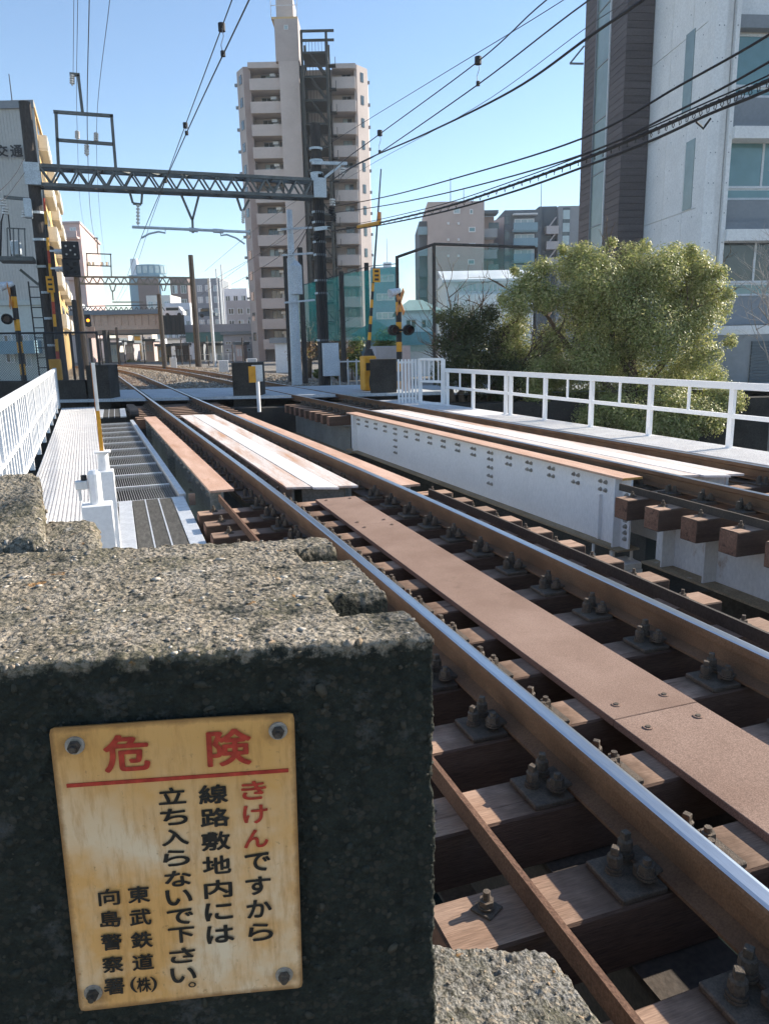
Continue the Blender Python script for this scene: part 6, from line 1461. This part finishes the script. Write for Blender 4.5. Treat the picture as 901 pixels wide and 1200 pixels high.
i0 = min(range(L_), key=lambda i: (cD[i]-PS(418,266,24.2)).length); i1 = min(range(L_), key=lambda i: (cD[i]-PS(446,261,20.6)).length)
m = M(); m.tube([p+Vector((0,-.0,.005)) for p in cD[i0:i1+1]], .055, 8); lone('cable_sleeve', m, MT['yellow'], 'yellow warning sleeve round the cable bundle near the raised barrier rod', 'cable sleeve', None, tuple(cD[i0]))
m = M(); m.tube([PS(815,143,8.7), PS(821,148,8.7), PS(823.5,151,8.7), PS(826,147,8.7), PS(832,139,8.6)], .012, 5); lone('cable_loop', m, MT['cable'], 'small V shaped loop hanging under the bundle before the concrete wall', 'cable')
# contact lines over the tracks
def catenary(lab, mess, cont, drops):
    o, c = wire('upper messenger wire with dark beads '+lab, mess, .012, 'wire', 'messenger_wire', 'wire', 'contact lines')
    o, c2 = wire('lower contact wire '+lab, cont, .013, 'wire', 'contact_wire', 'wire', 'contact lines')
    for k_, (a, b_) in enumerate(drops):
        t = thing('dropper', ('nearest dropper under the dark bead closest to the top edge ', 'middle dropper with a dark bead ', 'lowest dropper with a bead just above the gantry beam ')[k_ if len(drops) > 2 else k_*2 if k_ == 0 else 1]+lab, 'dropper', tuple(a), 'droppers of the contact lines')
        m = M(); m.tube([a, a.lerp(b_, .35)+Vector((.02,0,0)), a.lerp(b_, .7)+Vector((-.02,0,0)), b_], .005, 5); part('link', m, MT['wire'], t)
        m = M(); m.cyl(a+Vector((0,0,-.05)), a+Vector((0,0,.05)), .05, .05, 10); part('bead', m, MT['cable'], t)
        m = M(); m.cyl(b_+Vector((0,0,-.03)), b_+Vector((0,0,.03)), .03, .03, 8); part('clip', m, MT['cable'], t)
MZ = lambda x, y: PZ(x, y, 5.75); CZ = lambda x, y: PZ(x, y, 4.9)
catenary('above the nearer track', [MZ(360,-260), MZ(290,-48), MZ(272,0), MZ(205,181), MZ(178,257), PZ(150,335,5.9), PZ(128,372,6.2)], [CZ(420,-260), CZ(326,-70), CZ(292,0), CZ(213,169), CZ(166,278), PZ(145,335,5.0), PZ(133,360,5.1)],
         [(MZ(260,32), CZ(261.5,63)), (MZ(217.5,147), CZ(219,156)), (MZ(194,212), CZ(195,208))])
XW = lambda x, y: PXp(x, y, 5.35)
catenary('above the further track', [XW(800,-120), XW(640,0), XW(560,72), XW(445,157), XW(395,195), PS(378,215,30), PS(300,268,42), PS(240,318,60)], [XW(900,-140), XW(690,0), XW(560,99), XW(445,179), XW(400,208), PS(380,250,30), PS(300,300,42), PS(235,336,60)],
         [(XW(560,71), XW(560,98)), (XW(445,156), XW(445,178))])
wire('thin wire above the messenger wire of the further track', [PXp(900,-160,5.2), PXp(660,0,5.2), PXp(520,86,5.2), PXp(430,141,5.2), PXp(380,172,5.2)], .007, 'wire', 'overhead_wire', 'wire', 'thin wires overhead')
wire('pale thin wire parallel to the steep thick cable', S((400,213,26),(450,184,19),(560,124,12.6),(690,30,9.3),(740,0,8.4)), .006, 'wire', 'overhead_wire', 'wire', 'thin wires overhead')
for lab, pts, r in (('leftmost thin feeder wire ending at the hooked bracket of the gantry', ((87,-40,15.5),(87,0,16.8),(86,92,22.5)), .008),
                    ('feeder wire ending at the left insulator of the gantry top frame', ((92,-40,14.2),(91.5,0,15.4),(91,155,24.5),(97,255,42),(112,308,66)), .008),
                    ('thickest feeder wire passing through the gantry top frame', ((106,-40,14.5),(105,0,15.8),(103,168,24.5),(108,262,42),(118,308,66)), .014),
                    ('slanting feeder wire ending at the right insulator of the gantry top frame', ((133,-40,14),(129,0,15.4),(113.5,157,24.5),(118,258,42),(124,308,66)), .009)):
    wire(lab, S(*pts), r, 'wire', 'feeder_wire', 'wire', 'feeder wires')
for lab, pts, r in (('upper slack wire from the left edge to the left gantry pole', ((-20,236,20),(0,224,21),(18,205,23),(29,185,24.4)), .012),
                    ('lower slack wire from the left edge to the left gantry pole', ((-20,240,20),(4,234,21),(20,215,23),(31,200,24.4)), .012),
                    ('slack wire rising from the left of the tower foot to the right gantry pole', ((262,338,60),(300,318,45),(340,290,34),(372,247,28)), .014),
                    ('second slack wire behind the tower foot up to the right gantry pole', ((235,346,62),(300,300,44),(340,270,34),(372,238,28)), .012),
                    ('drooping cable from the white power pole to the right gantry pole', ((341,300,30),(352,285,29),(362,265,28.5),(374,240,28)), .02)):
    wire(lab, S(*pts), r, 'cable', 'overhead_cable', 'cable', 'cables by the right pole')
# ------------------------------------------------------------------ trees and shrubs
def leaves(blobs, n, lmin, lmax, flat=.75):
    wts = np.array([r**2 for _, r in blobs]); wts /= wts.sum(); cnt = rng.multinomial(n, wts); C = []; NN = []
    for (c, r), k in zip(blobs, cnt):
        d = rng.normal(size=(k,3)); d /= np.linalg.norm(d, axis=1)[:,None]
        rr = r*(rng.random(k)**.38)*(1+.18*np.sin(d[:,0]*7+c[0]*3)*np.cos(d[:,2]*6+c[2]*2)); clump = rng.normal(size=(max(3,k//45),3)); clump /= np.linalg.norm(clump, axis=1)[:,None]
        ci = rng.integers(0, len(clump), k); q = clump[ci]*.80+d*.42
        q /= np.maximum(np.linalg.norm(q, axis=1)[:,None], .75)
        mix = rng.random(k) < .72; d2 = np.where(mix[:,None], q, d); C.append(np.array(c)+d2*rr[:,None]*np.array([1,1,.95])); NN.append(d2)
    C = np.concatenate(C); NN = np.concatenate(NN); k = len(C)
    nn = NN*.95+rng.normal(size=(k,3))*.45+np.array([0,0,.35]); nn /= np.linalg.norm(nn, axis=1)[:,None]
    t_ = np.cross(nn, rng.normal(size=(k,3))); t_ /= np.linalg.norm(t_, axis=1)[:,None]; b_ = np.cross(nn, t_)
    L_ = rng.uniform(lmin, lmax, k)[:,None]; W_ = L_*.42
    v = np.stack([C-t_*L_*.5, C+b_*W_*.5-nn*L_*.06, C+t_*L_*.5-nn*L_*.12, C-b_*W_*.5-nn*L_*.06], 1).reshape(-1,3)
    return v, k
def leafmesh(name, v, k, mat, off):
    me = bpy.data.meshes.new(name); v = v-np.array(off); me.vertices.add(4*k); me.vertices.foreach_set('co', v.astype(np.float32).ravel())
    me.loops.add(4*k); me.loops.foreach_set('vertex_index', np.arange(4*k, dtype=np.int32)); me.polygons.add(k)
    me.polygons.foreach_set('loop_start', np.arange(0, 4*k, 4, dtype=np.int32)); me.polygons.foreach_set('loop_total', np.full(k, 4, dtype=np.int32)); me.update(); me.validate(); me.materials.append(mat); return me
def branch(mb, p, d, L_, r, depth, n=3, up=.15):
    q = [p]; dd = Vector(d).normalized()
    for k in range(4): dd = (dd+Vector((random.gauss(0,.16), random.gauss(0,.16), random.gauss(0,.10)+up*.3))).normalized(); q.append(q[-1]+dd*L_/4)
    mb.tube(q, [r*(1-.55*k/4) for k in range(5)], 6 if r > .02 else 4)
    if depth > 0:
        for k in range(n):
            i = random.randint(2, 4); nd_ = (dd+Vector((random.gauss(0,.7), random.gauss(0,.7), random.gauss(.15,.4)))).normalized(); branch(mb, q[i], nd_, L_*random.uniform(.55,.8), r*.5, depth-1, n, up)
def tree(name, label, cat, base, blobs, n, lmin, lmax, mat, trunks, bark='bark', grp=None):
    t = thing(name, label, cat, tuple(base), grp)
    m = M()
    for (bx_, tx) in trunks:
        p0 = Vector(base)+Vector(bx_); p1 = Vector(tx); q = [p0.lerp(p1, k/6)+Vector((.10*math.sin(k*1.7+p1.x), .1*math.cos(k*2.1), 0))*(k > 0) for k in range(7)]
        m.tube(q, [.11*(1-.8*k/6)+.012 for k in range(7)], 8)
        for k in (2, 3, 4, 5, 6):
            for _ in range(2): branch(m, q[k], (p1-p0).normalized()+Vector((random.gauss(0,.9), random.gauss(0,.9), random.gauss(.1,.4))), random.uniform(.5,1.0), .03, 2, 3)
    part('trunk', m, MT[bark], t, smooth=True)
    v, k = leaves(blobs, n, lmin, lmax); me = leafmesh('crown', v, k, MT[mat], base); o = bpy.data.objects.new('crown', me); COL.objects.link(o); o.parent = t
    return t
def B(*items, s=21.4):
    out = []
    for (x, y, r, *ds) in items:
        p = PS(x, y, s+(ds[0] if ds else random.uniform(-.7,.7))); out.append((tuple(p), r*s/FPX*.97))
    return out
random.seed(21)
base = PS(735, 470, 21.5); base.z = GZ
big = B((625,440,22),(605,440,18),(595,412,18),(640,425,24),(628,460,20),(602,318,8),(660,292,9),(716,284,8),(755,288,9),(808,294,10),(852,345,10),(856,400,10),(590,350,9),(607,352,24),(600,385,24),(622,330,22),(636,312,13),(640,350,20),(612,415,24),(645,398,24),(668,312,24),(680,300,18),(695,330,34),(700,308,22),(690,372,36),(668,350,22),(735,296,14),(745,318,32),(735,360,40),(790,300,18),(772,318,30),(790,345,40),(815,312,22),(825,335,28),(842,318,12),(838,362,20),(815,378,30),(770,392,42),(725,412,38),(690,422,36),(655,436,26),(820,418,26),(836,440,16),(795,440,32),(750,452,36),(705,462,30),(668,465,22),(640,450,18),(838,470,24,-1.2),(850,462,18,-1.2),(812,486,26,-1.7),(778,500,26,-1.7),(742,490,26,-1.7),(720,480,24,-1.6),(785,475,28,-1.5),(690,490,20,-1.6),(758,505,22,-1.8),(800,505,20,-1.8),(830,490,22,-1.6),(862,470,14,-1.3))
tree('evergreen_tree', 'large bushy evergreen tree with yellow green leaves behind the right railing', 'tree', base, big, 190000, .045, .105, 'leaf',
     [((0,0,0), PS(760,330,21.5)), ((.3,.1,0), PS(700,330,21.5)), ((-.3,0,0), PS(620,350,21.5)), ((.5,.1,0), PS(820,350,21.5)), ((.1,-.1,0), PS(735,310,21.3))])
base = PS(560, 465, 21.6); base.z = GZ
dk = B((535,375,22),(560,385,26),(590,400,22),(525,400,18),(545,415,30),(575,425,28),(600,440,24),(525,435,22),(555,448,24),(590,460,20),(625,455,18),(516,372,10),(575,368,14),(635,470,18),(665,475,16), s=21.6)
tree('dark_bush', 'dark tangled bush with bare twigs left of the large tree', 'bush', base, dk, 36000, .05, .10, 'leafdark', [((-.8,0,0), PS(530,380,21.6)), ((-.2,0,0), PS(560,380,21.6)), ((.4,0,0), PS(590,385,21.6)), ((.9,0,0), PS(615,420,21.6)), ((-.5,0,0), PS(545,400,21.5))])
# bare tree at the right edge
random.seed(5); base = Vector(PS(912, 460, 17.5)); base.z = -3.9
t = thing('bare_tree', 'leafless pale twigs reaching in from the right edge in front of the windows', 'tree', tuple(base)); m = M()
p1 = PS(912, 345, 17.5); m.tube([base, base.lerp(p1, .5)+Vector((.05,0,0)), p1], [.10, .08, .06], 8)
for k in range(11): branch(m, base.lerp(p1, random.uniform(.62, 1.0)), Vector((random.uniform(-.75,.25), random.uniform(-.4,.4), random.uniform(.5,1.0))), random.uniform(.9,1.5), .022, 3, 3, .2)
part('trunk', m, MT['palebark'], t)
# small trees by the tower foot
random.seed(9)
for lab, x, y0, y1, s, leaf, n, sp in (('rusty leaved street tree behind the ball net', 398, 395, 446, 36, 'leafautumn', 700, 12), ('bare brown tree left of the right gantry pole', 362, 385, 446, 37, 'leafautumn', 300, 12), ('second bare brown tree by the white power pole', 350, 400, 446, 38, 'leafautumn', 250, 9)):
    base = PS(x, y1, s); base.z = GZ; t = thing('street_tree', lab, 'tree', tuple(base)); m = M(); p1 = PS(x, y0, s)
    m.tube([base, base.lerp(p1, .5)+Vector((.06,0,0)), p1], [.13, .11, .06], 7)
    for k in range(11): branch(m, base.lerp(p1, random.uniform(.3, 1.0)), Vector((random.gauss(0,.7), random.gauss(0,.7), random.uniform(.3,1))), random.uniform(.4,.8), .035, 2, 3, .2)
    part('trunk', m, MT['bark'], t)
    v, k = leaves([(tuple(PS(x, (y0*2+y1)/3, s)), sp*s/FPX*1.6)], n, .07, .14); me = leafmesh('crown', v, k, MT[leaf], base); o = bpy.data.objects.new('crown', me); COL.objects.link(o); o.parent = t
for lab, bl, s, n in (('pale lime shrub behind the ball net posts', ((412,420,14),(418,405,12),(424,430,14)), 37, 2600), ('light green round tree behind the raised barrier rod', ((452,398,15),(446,410,14),(460,412,14)), 37, 3200), ('yellow green hedge row at the foot of the tower', ((360,437,6),(372,438,6),(385,438,6),(395,438,6),(348,438,6)), 39, 2400), ('small green garden shrubs under the overpass', ((152,424,5),(160,425,6),(125,424,5),(170,426,4)), 105, 1800)):
    bb = B(*bl, s=s); base = Vector(bb[0][0]); base.z = GZ; t = thing('shrub', lab, 'shrub', tuple(base)); v, k = leaves(bb, n, .10, .2)
    m = M(); 
    for c, r in bb: m.tube([Vector((c[0],c[1],GZ)), Vector(c)], [.05,.02], 5)
    part('stem', m, MT['bark'], t); me = leafmesh('foliage', v, k, MT['leaflime'], base); o = bpy.data.objects.new('foliage', me); COL.objects.link(o); o.parent = t

# ------------------------------------------------------------------ clutter along the far line
random.seed(33)
cols_ = [('cream', 'cream'), ('bluewhite', 'white'), ('tanwall', 'tan'), ('mauve', 'mauve'), ('slate2', 'grey'), ('brownbld', 'brown'), ('pinkwh', 'pink')]
for k, (x0, x1, yt, s) in enumerate(((128,137,404,108),(146,156,402,112),(170,180,400,110),(184,193,406,104),(205,215,405,106),(214,226,396,118),(228,238,402,109),(244,254,405,104),(112,120,400,122),(276,284,404,96))):
    mt_, nm_ = cols_[(k*3) % 7]
    t, f, wd, zt_ = bld('small_house', '%s little house in the row behind the overpass, %s' % (nm_, ('near the white house', 'left of the yellow front', 'right of the yellow front', 'beside the mesh screen pole', 'under the mesh screen', 'right of the mesh screen', 'just left of the tall bare pole', 'right of the tall bare pole', 'far left by the overpass pier', 'closest to the taupe tower')[k]), 'house', x0, x1, yt, s, 3, MT[mt_], roof=MT['roof' if k % 2 else 'slate2'])
    window(f, t, wd*.2, wd*.45, zt_-1.4, zt_-.5, 0., MT['frame'], MT['glass'], 1, .07); window(f, t, wd*.58, wd*.84, zt_-1.4, zt_-.5, 0., MT['frame'], MT['glass'], 1, .07)
for k, (x, y0, s, r) in enumerate(((145,398,88,.06),(168,392,92,.06),(212,398,80,.06),(221,404,70,.05),(243,394,74,.06),(272,404,68,.05),(284,396,64,.06),(118,392,84,.06))):
    mast('line_pole', ('slim dark post beside the white house under the overpass', 'slim dark post right of the yellow house', 'short dark post under the mesh screen', 'short thin post just left of the tall bare pole', 'slim dark post right of the tall bare pole', 'short thin post right of the slim pale mast', 'slim dark post closest to the taupe tower', 'slim dark post by the overpass pier')[k], 'pole', x, y0, s, r, MT['polec'])
picket('low pale trackside fence right of the tall bare pole', 236, 276, 414, 424, 72, .5, MT['galv'], .09)
picket('low dark trackside fence below the mesh screen', 193, 226, 416, 425, 78, .5, MT['steel'], .09)
for k, (x, y, s, w_, h_) in enumerate(((203,418,60,.5,1.0),(262,424,48,.6,.9),(296,428,40,.5,1.1))):
    p = PS(x, y, s); m = M(); m.bbox(p.x-w_/2, p.x+w_/2, p.y, p.y+.4, GZ, GZ+h_, .02); lone('trackside_cabinet', m, MT['galv'], ('small grey cabinet by the line below the mesh screen', 'grey cabinet by the line left of the taupe tower', 'grey cabinet at the foot of the taupe tower behind the parapet post')[k], 'cabinet', None, (p.x, p.y, GZ))
# ------------------------------------------------------------------ thin winter haze
hm = bpy.data.materials.new('haze_air'); hm.use_nodes = True; ht_ = hm.node_tree; ht_.nodes.clear()
hv = ht_.nodes.new('ShaderNodeVolumePrincipled'); hv.inputs['Color'].default_value = (.86,.92,1,1); hv.inputs['Density'].default_value = .0004; hv.inputs['Anisotropy'].default_value = .2
ho = ht_.nodes.new('ShaderNodeOutputMaterial'); ht_.links.new(hv.outputs[0], ho.inputs['Volume'])
m = M(); m.box(-1300, 1300, -1300, 1300, -5.5, 47); o = setting('haze', m, hm, 'stuff')
bpy.data.objects.remove(FO, do_unlink=True)
